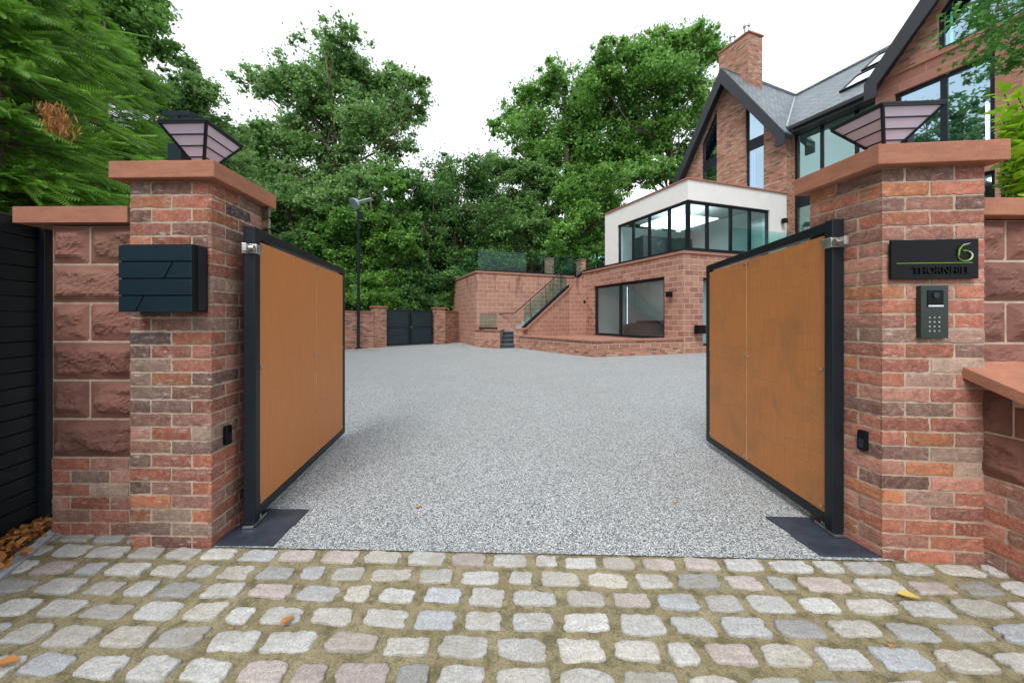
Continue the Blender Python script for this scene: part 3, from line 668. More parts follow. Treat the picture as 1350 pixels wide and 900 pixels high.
gp = Plane(G0, G1-G0); gL = (G1-G0).length; t = thing('yard_gates', 'dark grey double boarded gates between brick piers at the back', 'gate', V3((G0+G1)/2, 0))
for k in range(2):
    a0, a1 = .05+k*gL/2, gL/2-.01+k*gL/2-(.04 if k else 0); m = MB()
    for i in range(12): m.on(gp, a0+.04, a1-.04, .1+i*.125, .1+i*.125+.12, -.04, 0)
    lf_ = m.build('gate_leaf', M['dark_panel'], t)
    m = MB(); m.poly(gp, [(a0, .06), (a1, .06), (a1, 1.66), (a0, 1.66)], [[(a0+.07, .13), (a1-.07, .13), (a1-.07, 1.59), (a0+.07, 1.59)]], .02, -.05); m.on(gp, a0+.07, a1-.07, .83, .9, -.02, .018); m.build('frame', M['black_metal'], lf_)
m = MB(); m.box(gp.pt(gL/2+.06, .85, .035), (.1, .03, .03), rz=math.atan2(gp.u.y, gp.u.x)); m.build('handle', M['steel'], t)
P = at(472.5, 14.9); t = thing('lamp_post', 'slim black lamp post with round tilted head before the back wall', 'lamp post', V3(P, 0))
m = MB(); m.tube([V3(P, 0), V3(P, 4.2)], .06, 10); m.tube([V3(P, 4.2), V3(P, 5.9)], .042, 10); m.tube([V3(P, 4.1), V3(P, 4.3)], .09, 10); m.tube([V3(P, 0), V3(P, .05)], .13, 12); m.build('pole', M['black_metal'], t, smooth=False)
c = V3(P, 6.02)+Vector((-.1, -.1, 0)); ax = Vector((-.45, -.55, -.45)).normalized(); m = MB()
m.tube([c-ax*.14, c-ax*.1, c, c+ax*.05, c+ax*.06], [.08, .18, .25, .26, .24], 20); m.build('lamp_head', simple('lamp_grey', (.3, .38, .45), .3), t)
m = MB(); m.obox(c+Vector((.05, .1, .12)), (.55, .05, .16), (-.02, .3, 0), (0, 0, .03)); m.build('solar_panel', M['sign_silver'], t)
m = MB(); m.tube([V3(P, 5.85), V3(P, 6.05), c-ax*.1], .035, 6); m.build('bracket', M['black_metal'], t); m = MB(); m.box(V3(P, 5.55)+Vector((.1, 0, 0)), (.12, .12, .3)); m.build('control_box', M['black_metal'], t)
# ------------------------------------------------------------------ terrace, steps, planters
ub = Vector((1, .33)).normalized(); ua = Vector((.415, -1)).normalized()
K0 = at(783, 11.6); B_ = Plane(K0, ub); C0 = B_.pt(B_.s_of(900.5), 0).to_2d()
A_ = Plane(C0, ua); B_ = Plane(C0, ub); ZW = 3.69
AE = A_.pt(A_.s_of(768), 0).to_2d()            # far end of the stone wing
T0, T1, T2 = at(603, 19.1), at(628, 16.0), at(757, 18.0); ZT = 3.4
t = thing('terrace_wall', 'tall flat sandstone retaining wall with water stains left of the stairs', 'wall', V3(T1, 0))
MB().ribbon([T0+(T0-T1)*.5, T0, T1, T2, T2+(T2-T1)*.15], 0, -.35, -.02, ZT-.08).build('wall', M['sandstone_sawn'], t)
MB().ribbon([T0+(T0-T1)*.5, T0, T1, T2], .05, -.4, ZT-.079, ZT).build('coping', M['coping_stone'], t)
m = MB(); m.slab([tuple(T0+Vector((.3, .5))), tuple(T1+Vector((.3, .4))), tuple(T2+Vector((0, .4))), (4.2, 18.3), (5.2, 18), (12, 24), (1, 24)], ZT-.3, ZT-.09)
tag(m.build('terrace_deck', M['concrete']), kind='structure')
def glassrail(pts, z0, h, label, n=None, rail=False, name='glass_balustrade', z1off=None, base=None):
    t = thing(name, label, 'balustrade', V3(pts[0], z0), None)
    m = MB(); m.ribbon(pts, .035, -.035, z0+.001, z0+.07); m.build('base_channel', M['black_metal'], t)
    for a, b in zip(pts, pts[1:]):
        a = Vector(a); b = Vector(b); L = (b-a).length; k = max(1, round(L/1.25)); p_ = Plane(a, b-a)
        for i in range(k):
            q0, q1 = L*i/k+.012, L*(i+1)/k-.012
            MB().add([p_.pt(q0, z0+.05), p_.pt(q1, z0+.05), p_.pt(q1, z0+h), p_.pt(q0, z0+h)], [(0, 1, 2, 3)]).build('glass_panel', M['rail_glass'], t)
    return t
glassrail([T0+Vector((.12, 0)), T1+Vector((.06, .12)), T2+Vector((-.02, .12))], ZT, .98, 'frameless green glass balustrade along the top of the terrace wall')
for px, Y, label in ((724, 18.6, 'brick pier behind the terrace glass left of the stair head'), (766, 18.9, 'brick pier at the head of the stairs')):
    P = at(px, Y); t = thing('terrace_pier', label, 'pier', V3(P, ZT-.09), 'brick piers on the terrace')
    MB().box(V3(P, ZT+.42), (.36, .36, 1.02), rz=.3).build('shaft', M['brick_far'], t); MB().box(V3(P, ZT+.955), (.42, .42, .05), rz=.3).build('cap_stone', M['cap_stone'], t)
# staircase
S0, S1 = at(691, 15.9), AE+Vector((-.02, -.04)); sp_ = Plane(S0, S1-S0); SL = (S1-S0).length; ZB = .86
t = thing('staircase', 'outdoor stone staircase rising right along the terrace wall', 'staircase', V3(S0, 0))
MB().poly(sp_, [(-.05, 0), (SL, 0), (SL, ZW-.28), (-.05, ZB-.22)], (), 0, -.25).build('stair_wall', M['sandstone_sawn'], t)
MB().poly(sp_, [(-.05, ZB-.22), (SL, ZW-.28), (SL, ZW-.17), (-.05, ZB-.11)], (), .05, -.3).build('sloping_coping', M['coping_stone'], t)
MB().poly(sp_, [(-.05, ZB-.11), (SL, ZW-.17), (SL, ZW-.02), (-.05, ZB+.03)], (), .0, -.1).build('black_rail_channel', M['black_metal'], t)
ns = 15; m = MB()
for i in range(ns):
    a0 = SL*(i)/ns; m.on(sp_, a0, SL*(i+1)/ns+.02, 0.3, .6+(ZT-.1-.6)*(i+1)/ns, -1.35, -.252)
m.build('treads', M['concrete'], t)
gz = lambda a: ZB+(ZW-ZB)*a/SL
for k in range(3):
    q0, q1 = SL*k/3+.02, SL*(k+1)/3-.02
    MB().add([sp_.pt(q0, gz(q0)-.05, -.05), sp_.pt(q1, gz(q1)-.05, -.05), sp_.pt(q1, gz(q1)+.85, -.05), sp_.pt(q0, gz(q0)+.85, -.05)], [(0, 1, 2, 3)]).build('glass_panel', M['rail_glass'], t)
h0 = at(637, 16.6, 413.5); h1 = at(678, 16.3, 413.0); h2 = at(757, 17.6, 343.6)
m = MB(); m.tube([h0, h1], .022, 8); m.tube([h1, h2, h2+Vector((.25, .1, .02))], .022, 8)
for q in (.08, .55): p = h0.lerp(h1, q); m.tube([p, p+Vector((0, .25, -.08))], .012, 6)
for q in (.25, .5, .75, .98): p = h1.lerp(h2, q); m.tube([p, V3(p.to_2d()+Vector((.05, .02)), p.z-.85)], .012, 6)
m.build('handrail', M['black_metal'], t)
# planters and low walls
Q = at(684.6, 15.06); zq = .56
t = thing('planter_wall', 'low angled stone planter wall in front of the lower window', 'wall', V3(K0, 0))
pp = [Q, K0, C0-(C0-K0).normalized()*.01]
MB().ribbon(pp, 0, -.25, -.02, .26).build('brick_base', M['brick_far'], t); MB().ribbon(pp, -.003, -.25, .2605, zq-.06).build('stone_course', M['sandstone_rock'], t); MB().ribbon(pp, .05, -.3, zq-.059, zq).build('coping', M['coping_stone'], t)
m = MB(); m.slab([tuple(Q+Vector((.2, .2))), tuple(K0+Vector((0, .25))), tuple(C0+Vector((-.15, .05))), tuple(AE+Vector((-.1, 0))), tuple(S0+Vector((0, -.05)))], 0, .42); tag(m.build('planter_paving', M['coping_stone']), kind='structure')
U0, U1 = at(626, 15.9), at(659, 14.85)
t = thing('planter_wall', 'low stone wall with a small glass panel left of the steps', 'wall', V3(U1, 0)); pp = [U0, U1, at(664, 16.2)]
MB().ribbon(pp, 0, -.25, -.02, .36).build('brick_base', M['brick_far'], t); MB().ribbon(pp, -.003, -.25, .3605, .74).build('stone_course', M['sandstone_sawn'], t); MB().ribbon(pp, .05, -.3, .741, .8).build('coping', M['coping_stone'], t)
t = thing('gate_pier', 'short stone pier at the foot of the stairs right of the steps', 'pier', V3(at(687, 15.3), 0)); P = at(686.5, 15.35)
MB().box(V3(P, .38), (.42, .5, .8), rz=-.5).build('shaft', M['sandstone_rock'], t); MB().box(V3(P+Vector((.05, 0)), .81), (.6, .6, .06), rz=-.5).build('cap_stone', M['coping_stone'], t)
glassrail([at(632, 15.6), at(655.5, 15.05)], .8, .68, 'small smoked glass panel on the low wall left of the steps')
t = thing('entrance_steps', 'dark slate steps between the two low stone walls', 'steps', V3(at(671, 15.2), 0)); m = MB()
x0_, x1_ = at(658.5, 15.1), at(683, 15.25); spn = Plane(x0_, x1_-x0_); l_ = (x1_-x0_).length
for i in range(4): m.on(spn, .0, l_+.05, -.02+.0*i, .17*(i+1)-.03, -.28*(i+1)-(.5 if i == 3 else .0), -.28*i)
m.build('risers', M['slate_plate'], t); m = MB()
for i in range(4): m.on(spn, .0, l_+.05, .17*(i+1)-.029, .17*(i+1), -.28*(i+1)-(.5 if i == 3 else 0), -.28*i+.02)
m.build('treads', simple('tread_grey', (.12, .14, .16), .5), t)
# ------------------------------------------------------------------ the house
H = thing('house', 'large modern brick and sandstone house with steep slate gables', 'house', V3(C0, 0))
def inset(poly, wv):
    n = len(poly); ar = sum(poly[i][0]*poly[(i+1) % n][1]-poly[(i+1) % n][0]*poly[i][1] for i in range(n)); sg = 1 if ar > 0 else -1; out = []
    for i in range(n):
        p0, p1, p2 = [Vector(poly[(i+k) % n]) for k in (-1, 0, 1)]
        d1 = (p1-p0).normalized(); d2 = (p2-p1).normalized(); n1 = Vector((-d1.y, d1.x))*sg; n2 = Vector((-d2.y, d2.x))*sg
        bis = (n1+n2).normalized(); out.append(tuple(p1+bis*(wv/max(.2, bis.dot(n1)))))
    return out
def window(pl, poly, mull=(), trans=(), off=-.1, wv=.07, glass='window_glass', parent=None, mw=.07, panels=()):
    inn = inset(poly, wv); m = MB(); m.poly(pl, poly, [inn], off, off-.08)
    zs = [p[1] for p in poly]; ss = [p[0] for p in poly]
    def clipz(s):   # z-range of polygon at s
        r = []
        for i in range(len(inn)):
            a, b = inn[i], inn[(i+1) % len(inn)]
            if (a[0]-s)*(b[0]-s) <= 0 and a[0] != b[0]: r.append(a[1]+(b[1]-a[1])*(s-a[0])/(b[0]-a[0]))
        return min(r), max(r)
    for s in mull: a, b = clipz(s); m.on(pl, s-mw/2, s+mw/2, a-.01, b+.01, off-.072, off-.006)
    for z0, z1 in trans: m.on(pl, min(p[0] for p in inn)-.01, max(p[0] for p in inn)+.01, z0, z1, off-.066, off-.012)
    o = m.build('window', M['black_metal'], parent or H)
    p = MB(); i2 = inset(poly, wv*.5); p.add([pl.pt(a, z, off-.04) for a, z in i2], [tuple(range(len(i2)))]); p.build('pane', M[glass], o)
    return o
# --- stone wing
wA = [A_.sz(783, 379), A_.sz(876, 366)]; s0, s1 = wA[0][0], wA[1][0]; zwt = 2.85; sE = A_.s_of(768)
win = [(s0, .44), (s1, .44), (s1, zwt), (s0, zwt)]
MB().poly(A_, [(sE, -.02), (0, -.02), (0, ZW-.1), (sE, ZW-.1)], [win], 0, -.3).build('wing_wall', M['sandstone_rock'], H)
window(A_, win, [s0+(s1-s0)*.415], (), -.08, .12, mw=.16)
bx = B_.s_of(937); bw = [(bx-.55, .1), (bx+.9, .1), (bx+.9, 2.7), (bx-.55, 2.7)]
bx0 = B_.s_of(927); bw = [(bx0, .25), (bx0+2.2, .25), (bx0+2.2, 2.75), (bx0, 2.75)]
MB().poly(B_, [(.003, -.02), (9, -.02), (9, ZW-.1), (.003, ZW-.1)], [bw], 0, -.3).build('wing_wall', M['sandstone_rock'], H)
window(B_, bw, [bx0+.5], (), -.1, .08)
m = MB(); m.ribbon([AE, C0, C0+ub*9], .05, -.4, ZW-.099, ZW).build('wing_coping', M['coping_stone'], H)
m = MB(); m.ribbon([AE, C0, C0+ub*9], .06, -.02, ZW+.001, ZW+.06).build('roof_edge_trim', M['black_metal'], H)
m = MB(); m.slab([tuple(AE-A_.n*.3), tuple(C0-A_.n*.3-B_.n*.3), tuple(C0+ub*9-B_.n*.3), tuple(C0+ub*9-B_.n*7), tuple(AE-A_.n*7)], ZW-.25, ZW-.101); m.build('wing_roof_deck', M['concrete'], H)
def room(pl, s0, s1, z0, z1, dep, mat='interior', floor='interior_floor', dado=None):
    m = MB(); m.on(pl, s0+(s1-s0)*.25, s0+(s1-s0)*.75, z1-.06, z1-.03, -dep*.55, -dep*.4); m.build('added_ceiling_glow', M['room_light'], H)  # glowing ceiling panel added to brighten the otherwise dark closed room
    m = MB(); D = -dep
    m.add([pl.pt(s0, z0, D), pl.pt(s1, z0, D), pl.pt(s1, z1, D), pl.pt(s0, z1, D)], [(0, 1, 2, 3)])
    m.add([pl.pt(s0, z0, -.3), pl.pt(s0, z0, D), pl.pt(s0, z1, D), pl.pt(s0, z1, -.3)], [(0, 1, 2, 3)])
    m.add([pl.pt(s1, z0, -.3), pl.pt(s1, z0, D), pl.pt(s1, z1, D), pl.pt(s1, z1, -.3)], [(0, 1, 2, 3)])
    m.add([pl.pt(s0, z1, -.3), pl.pt(s1, z1, -.3), pl.pt(s1, z1, D), pl.pt(s0, z1, D)], [(0, 1, 2, 3)])
    m.build('room_walls', M[mat], H)
    m = MB(); m.add([pl.pt(s0, z0, -.3), pl.pt(s1, z0, -.3), pl.pt(s1, z0, D), pl.pt(s0, z0, D)], [(0, 1, 2, 3)]); m.build('room_floor', M[floor], H)
room(A_, sE+.3, -.35, .05, 3.2, 3.2)
m = MB(); m.on(A_, sE+.5, -.5, .06, 1.0, -3.15, -2.4); m.on(A_, sE+1.6, -1.5, .1, .95, -1.9, -1.3); m.build('kitchen_units', M['interior_dark'], H)
q = s0+(s1-s0)*.38; MB().on(A_, q-.006, q+.006, 1.0, 2.7, -.62, -.6).build('led_strip', M['led_white'], H); q = s0+(s1-s0)*.72; MB().on(A_, q-.02, q+.02, 1.0, 2.6, -3.1, -3.07).build('led_strip', M['led_white'], H)
MB().on(A_, s0-.5, s1+.4, .06, 1.15, -3.16, -3.12).build('dado_panel', M['interior_dark'], H)
# --- white upper box
C1 = at(907, 12.92); A1 = Plane(C1, ua); B1 = Plane(C1, ub); ZR = A1.sz(907, 236)[1]; ZG = A1.sz(907, 263)[1]
aL = A1.s_of(797.6); bR = B1.s_of(1037)
gA0 = A1.s_of(814); gB1 = B1.s_of(1015); zb0 = ZW+.07
MB().poly(A1, [(aL, ZW), (gA0, ZW), (gA0, ZG), (0, ZG), (0, ZR), (aL, ZR)], (), 0, -.3).build('render_wall', M['render_white'], H)
MB().poly(B1, [(gB1, ZW), (bR, ZW), (bR, ZR), (.002, ZR), (.002, ZG), (gB1, ZG)], (), 0, -.3).build('render_wall', M['render_white'], H)
m = MB(); m.ribbon([A1.pt(aL, 0).to_2d(), C1, B1.pt(bR, 0).to_2d()], .05, -.35, ZR+.001, ZR+.05); m.build('flat_roof_coping', M['cap_stone'], H)
m = MB(); m.slab([tuple(A1.pt(aL, 0, -.3).to_2d()), tuple((C1-A1.n*.3-B1.n*.3)), tuple(B1.pt(bR, 0, -.3).to_2d()), tuple(B1.pt(bR, 0, -4).to_2d()), tuple(A1.pt(aL, 0, -5.2).to_2d())], ZR-.25, ZR-.02); m.build('flat_roof', M['interior'], H)
xsA = [A1.s_of(x) for x in (814, 833, 854, 880, 905.5)]; window(A1, [(gA0, zb0), (-.01, zb0), (-.01, ZG), (gA0, ZG)], xsA[1:-1], (), -.06, .09, mw=.13)
xsB = [B1.s_of(x) for x in (935, 966, 991)]; window(B1, [(.01, zb0), (gB1, zb0), (gB1, ZG), (.01, ZG)], xsB, (), -.06, .09, mw=.13)
m = MB(); 
m.add([A1.pt(aL+.3, ZW+.02, -.3), A1.pt(-.3, ZW+.02, -.3), B1.pt(bR, ZW+.02, -.3), B1.pt(bR, ZW+.02, -5), A1.pt(aL+.3, ZW+.02, -5)], [(0, 1, 2, 3, 4)]); m.build('room_floor', M['interior_floor'], H)
m = MB(); m.on(B1, 0, bR, ZW+.03, ZG+.3, -5.2, -5.0); m.build('room_walls', M['interior'], H)
m = MB(); m.on(B1, 1.4, 3.6, ZW+.03, ZW+1.6, -4.9, -4.2); m.build('sideboard', M['interior_dark'], H); MB().on(B1, .9, 1.6, ZW+.03, ZW+.85, -2.2, -1.4).build('cabinet', M['interior_dark'], H)
m = MB(); m.on(B1, .6, 3.0, ZG-.08, ZG-.04, -3.4, -1.4); m.build('ceiling_light_panel', M['room_light'], H)
# --- main facade planes
PE = B1.pt(bR, 0).to_2d(); Fg = Plane(PE, ua); FM = Fg.shift(-.35); F2 = Fg.shift(.8)
gl_ = Fg.s_of(903); EZ = 9.0
ap = gl_/2; AZ = Fg.sz(957, 82, .5)[1]-.12; slope = (AZ-EZ)/(-ap)
OVR = .45      # roof overhang beyond eaves
def roofz(s): return AZ-abs(s-ap)*slope
wall_top = lambda s: roofz(s)-.12
W1 = [Fg.sz(983, 0)[0], Fg.sz(1007, 0)[0]]; W0 = [Fg.sz(925, 0)[0], Fg.sz(945, 0)[0]]
zbt = ZR+.08
w1p = [(W1[0], zbt), (W1[1], zbt), (W1[1], wall_top(W1[1])-.32), (W1[0], wall_top(W1[0])-.32)]
w0p = [(W0[0], zbt), (W0[1], zbt), (W0[1], wall_top(W0[1])-.32), (W0[0], wall_top(W0[0])-.32)]
MB().poly(Fg, [(gl_, ZR-.2), (0, ZR-.2), (0, wall_top(0)), (ap, wall_top(ap)), (gl_, wall_top(gl_))], [w1p, w0p], 0, -.3).build('gable_wall', M['brick_far'], H)
MB().on(Fg, gl_-.3, -.32, ZW+.03, ZR-.27, -.2, -.02).build('room_walls', M['interior'], H)
tz = Fg.sz(983, 200)[1]; tz1 = Fg.sz(983, 186)[1]
for wp in (w1p, w0p): window(Fg, wp, (), [(tz, tz1)], -.1, .07, 'gable_glass')
MB().on(Fg, gl_, -.0, 7.2, 7.25, -3, -.35).build('room_floor', M['interior'], H)
m = MB(); m.on(Fg, gl_+.02, -.05, 3.8, 9, -3.1, -3.0); m.build('room_walls', M['interior'], H)
q = W1[0]+.12
for k in (0, .1): MB().on(Fg, q+k, q+k+.025, zbt+.1, tz-.1, -.26, -.24).build('led_strip', M['led_purple'], H)
# left side wall + return wall
m = MB(); P = Fg.pt(gl_, 0, 0).to_2d(); sidep = Plane(P-Fg.n*8, Fg.n); m.poly(sidep, [(0, ZR-.2), (8-.31, ZR-.2), (8-.31, EZ-.2), (0, EZ-.2)], (), .0, -.3); m.build('side_wall', M['brick_far'], H)
m = MB(); m.obox(Fg.pt(.002, 3.6, -.36), V3(Fg.u, 0)*-.3, V3(Fg.n, 0)*.355, (0, 0, EZ-3.75)); m.build('return_wall', M['brick_far'], H)
# main facade glazing
s2L = F2.s_of(1154); endM = s2L+.6
mz1 = FM.sz(1046, 176)[1]; m0 = .08
MB().poly(FM, [(.0, ZW), (endM, ZW), (endM, EZ), (0, EZ)], [[(m0, 3.8), (endM-.05, 3.8), (endM-.05, mz1-.05), (m0, mz1-.05)]], 0, -.3).build('facade_wall', M['brick_far'], H)
mus = [FM.s_of(x) for x in (1082, 1128)]
window(FM, [(m0, 3.8), (endM-.05, 3.8), (endM-.05, mz1-.05), (m0, mz1-.05)], mus, [(5.75, 6.5)], -.06, .08, 'facade_glass', mw=.11)
room(FM, .1, endM+1.5, 3.8, 6.1, 4.5); room(FM, .1, endM+1.5, 6.3, 9, 4.5)
m = MB(); m.on(FM, 1.3, 3.3, 8.3, 8.34, -3.0, -2.9); m.build('led_strip', emis('led_warm', (1, .75, .35), 1.5) or M['led_warm'], H)
m = MB(); m.on(FM, 1.9, 3.0, 6.4, 7.3, -2.9, -2.2); m.build('cabinet', M['interior_dark'], H)
# second gable
wid = 6.6; ap2 = s2L+wid/2; pA = F2.sz(1160, 110, .45); 
e2 = F2.sz(1140, 114, .5); b2 = F2.sz(1216, 0, .5); sl2 = (b2[1]-e2[1])/(b2[0]-e2[0]); sl2 = min(2.0, max(1.2, sl2))
rz2 = lambda s: e2[1]+.05+((s if s < ap2 else 2*ap2-s)-e2[0])*sl2
wt2 = lambda s: rz2(s)-.25
zst = F2.sz(1236, 73)[1]; EZ2 = wt2(s2L)
big = [F2.sz(1179, 124), F2.sz(1311.6, 69), F2.sz(1309, 178)]
bs0, bs1 = big[0][0], big[1][0]; bzt = (big[0][1]+big[1][1])/2; bzb = big[2][1]-.3
bwp = [(bs0, bzb), (bs1, bzb), (bs1, bzt), (bs0, bzt)]
lowp = [(bs0+.4, 3.9), (bs1, 3.9), (bs1, bzb-.6), (bs0+.4, bzb-.6)]
zst = max(zst, bzt+.3)
MB().poly(F2, [(s2L, -.02), (s2L+wid, -.02), (s2L+wid, zst), (s2L, zst)], [bwp, lowp], 0, -.3).build('sandstone_wall', M['sandstone_house'], H)
window(F2, bwp, [F2.s_of(1242)], (), -.1, .1, 'gable_glass', mw=.14); window(F2, lowp, [(bs0+bs1)/2], (), -.1, .08)
us0 = F2.s_of(1236); us1 = 2*ap2-us0; zu = zst+.12
upp = [(us0, zu), (us1, zu), (us1, wt2(us1)-.3), (ap2, wt2(ap2)-.45), (us0, wt2(us0)-.3)]
if wt2(us0)-.3 < zu+.2: upp = [(us0, zu), (us1, zu), (ap2, wt2(ap2)-.5)]
MB().poly(F2, [(s2L, zst+.001), (s2L+wid, zst+.001), (s2L+wid, max(zst+.05, wt2(s2L+wid))), (ap2, wt2(ap2)), (s2L, max(zst+.05, wt2(s2L)))], [upp], 0.0, -.3).build('gable_wall', M['brick_far'], H)
MB().on(F2, s2L-.02, s2L+wid, zst-.03, zst+.04, .003, .04).build('string_course', M['cap_stone'], H)
window(F2, upp, [F2.s_of(1294)], (), -.1, .1, 'gable_glass', mw=.16)
m = MB(); m.on(F2, us0+.16, us0+.2, zu+.1, wt2(us0)-.3, -.3, -.27); m.build('led_strip', M['led_green'], H)
m = MB(); m.on(F2, bs1-.16, bs1-.12, bzb+.2, bzt-1.2, -.06, -.04); m.build('led_strip', M['led_white'], H)
room(F2, s2L+.3, s2L+wid-.3, bzb-.1, zst-.05, 4.5, 'interior'); room(F2, s2L+.3, s2L+wid-.3, 3.8, bzb-.4, 4)
m = MB(); m.obox(F2.pt(s2L-.002, 3, -.302), V3(F2.u, 0)*.3, V3(F2.n, 0)*-2.2, (0, 0, zst-3)); m.build('return_wall', M['sandstone_house'], H)
# roofs: slabs as 4-gons with thickness
def rslab(pts, th, name, mat):
    pts = [Vector(p) for p in pts]; n = (pts[1]-pts[0]).cross(pts[2]-pts[0]).normalized()
    if n.z < 0: n = -n
    k = len(pts); vs = pts+[p-n*th for p in pts]
    MB().add(vs, [tuple(range(k)), tuple(range(2*k-1, k-1, -1))]+[(i, (i+1) % k, (i+1) % k+k, i+k) for i in range(k)]).build(name, mat, H)
FR = .5; D = 4.7; RZ = AZ-.0
ev = OVR
# gable 1 slopes
rslab([Fg.pt(ap, AZ, FR), Fg.pt(ap, AZ, -D*2), Fg.pt(gl_-ev*.6, roofz(gl_-ev*.6), -D*2), Fg.pt(gl_-ev*.6, roofz(gl_-ev*.6), FR)], .1, 'roof', M['slate'])
rslab([Fg.pt(ap, AZ, FR), Fg.pt(ap, AZ, -D-.35), Fg.pt(0, roofz(0), .05), Fg.pt(.25, roofz(.25), .05), Fg.pt(.25, roofz(.25), FR)], .1, 'roof', M['slate'])
# main roof front slope  (eave along FM +.4, ridge at depth D)
mslope = (AZ-roofz(0))/(D+.35-.05+.0)
zm = lambda off: roofz(0)+(.05-off)*mslope       # height of main slope at offset off of Fg
sR = s2L+wid+6
rslab([Fg.pt(0, zm(.05), .05), Fg.pt(ap, AZ, -D-.35), Fg.pt(sR, AZ, -D-.35), Fg.pt(sR, zm(.05), .05)], .12, 'roof', M['slate'])
rslab([Fg.pt(ap-2, AZ, -D-.35), Fg.pt(sR, AZ, -D-.35), Fg.pt(sR, 9, -2*D-.8), Fg.pt(ap-2, 9, -2*D-.8)], .12, 'roof', M['slate'])
m = MB(); m.tube([Fg.pt(ap, AZ+.02, -1.2), Fg.pt(ap, AZ+.02, -D-.35)], .09, 6); m.tube([Fg.pt(ap, AZ+.02, -D-.35), Fg.pt(sR, AZ+.02, -D-.35)], .09, 6); m.build('ridge_tiles', M['slate'], H)
m = MB(); m.tube([Fg.pt(0.02, zm(.05)+.03, .05), Fg.pt(ap, AZ+.02, -D-.35)], .04, 5); m.build('valley_flashing', M['steel'], H)
# gutter and fascia along main eave
m = MB(); m.on(FM, .2, endM-.3, roofz(0)-.32, roofz(0)-.08, .003, .4); m.build('soffit', M['barge'], H)
m = MB(); m.on(FM, .24, endM-.35, roofz(0)-.2, roofz(0)-.06, .41, .53); m.build('gutter', M['barge'], H, bevel=.02)
# barge boards
def barge(pl, pts, o0, o1, hgt, name='bargeboard'):
    MB().poly(pl, pts, (), o0, o1).build(name, M['barge'], H)
bh = .5
sL, sR1 = gl_-ev*.6, .25
barge(Fg, [(sL, roofz(sL)-.02), (ap, AZ-.02), (sR1, roofz(sR1)-.02), (sR1, roofz(sR1)-.45), (sR1-.35, roofz(sR1)-.45), (sR1-.35, roofz(sR1-.35)-bh-.1), (ap, AZ-bh-.25), (sL+.3, roofz(sL+.3)-bh-.1), (sL+.3, roofz(sL)-.45), (sL, roofz(sL)-.45)], FR+.06, FR, bh)
# soffits under gable 1 overhang
for (a, b) in ((sL+.02, ap), (ap, sR1-.02)):
    za, zb2 = roofz(a)-.16, roofz(b)-.16
    m = MB(); m.add([Fg.pt(a, za, FR-.001), Fg.pt(b, zb2, FR-.001), Fg.pt(b, zb2, .002), Fg.pt(a, za, .002), Fg.pt(a, za-.1, FR-.001), Fg.pt(b, zb2-.1, FR-.001), Fg.pt(b, zb2-.1, .002), Fg.pt(a, za-.1, .002)], [(0, 1, 2, 3), (7, 6, 5, 4), (0, 4, 5, 1), (2, 6, 7, 3), (1, 5, 6, 2), (0, 3, 7, 4)]); m.build('soffit', M['barge'], H)
# gable 2 roof
sl0, sr0 = e2[0], 2*ap2-e2[0]; A2 = rz2(ap2)
rslab([F2.pt(ap2, A2, .5), F2.pt(ap2, A2, -8), F2.pt(sl0, rz2(sl0), -8), F2.pt(sl0, rz2(sl0), .5)], .1, 'roof', M['slate'])
rslab([F2.pt(ap2, A2, .5), F2.pt(ap2, A2, -8), F2.pt(sr0, rz2(sl0), -8), F2.pt(sr0, rz2(sl0), .5)], .1, 'roof', M['slate'])
barge(F2, [(sl0, rz2(sl0)-.02), (ap2, A2-.02), (sr0, rz2(sl0)-.02), (sr0, rz2(sl0)-.55), (sr0-.3, rz2(sl0)-.55), (ap2, A2-.85), (sl0+.3, rz2(sl0)-.2), (sl0+.3, rz2(sl0)-.55), (sl0, rz2(sl0)-.55)], .56, .5, .5)
for (a, b) in ((sl0+.02, ap2), (ap2, sr0-.02)):
    za, zb2 = rz2(a)-.16, rz2(b)-.16
    m = MB(); m.add([F2.pt(a, za, .499), F2.pt(b, zb2, .499), F2.pt(b, zb2, .002), F2.pt(a, za, .002), F2.pt(a, za-.1, .499), F2.pt(b, zb2-.1, .499), F2.pt(b, zb2-.1, .002), F2.pt(a, za-.1, .002)], [(0, 1, 2, 3), (7, 6, 5, 4), (0, 4, 5, 1), (2, 6, 7, 3), (1, 5, 6, 2), (0, 3, 7, 4)]); m.build('soffit', M['barge'], H)
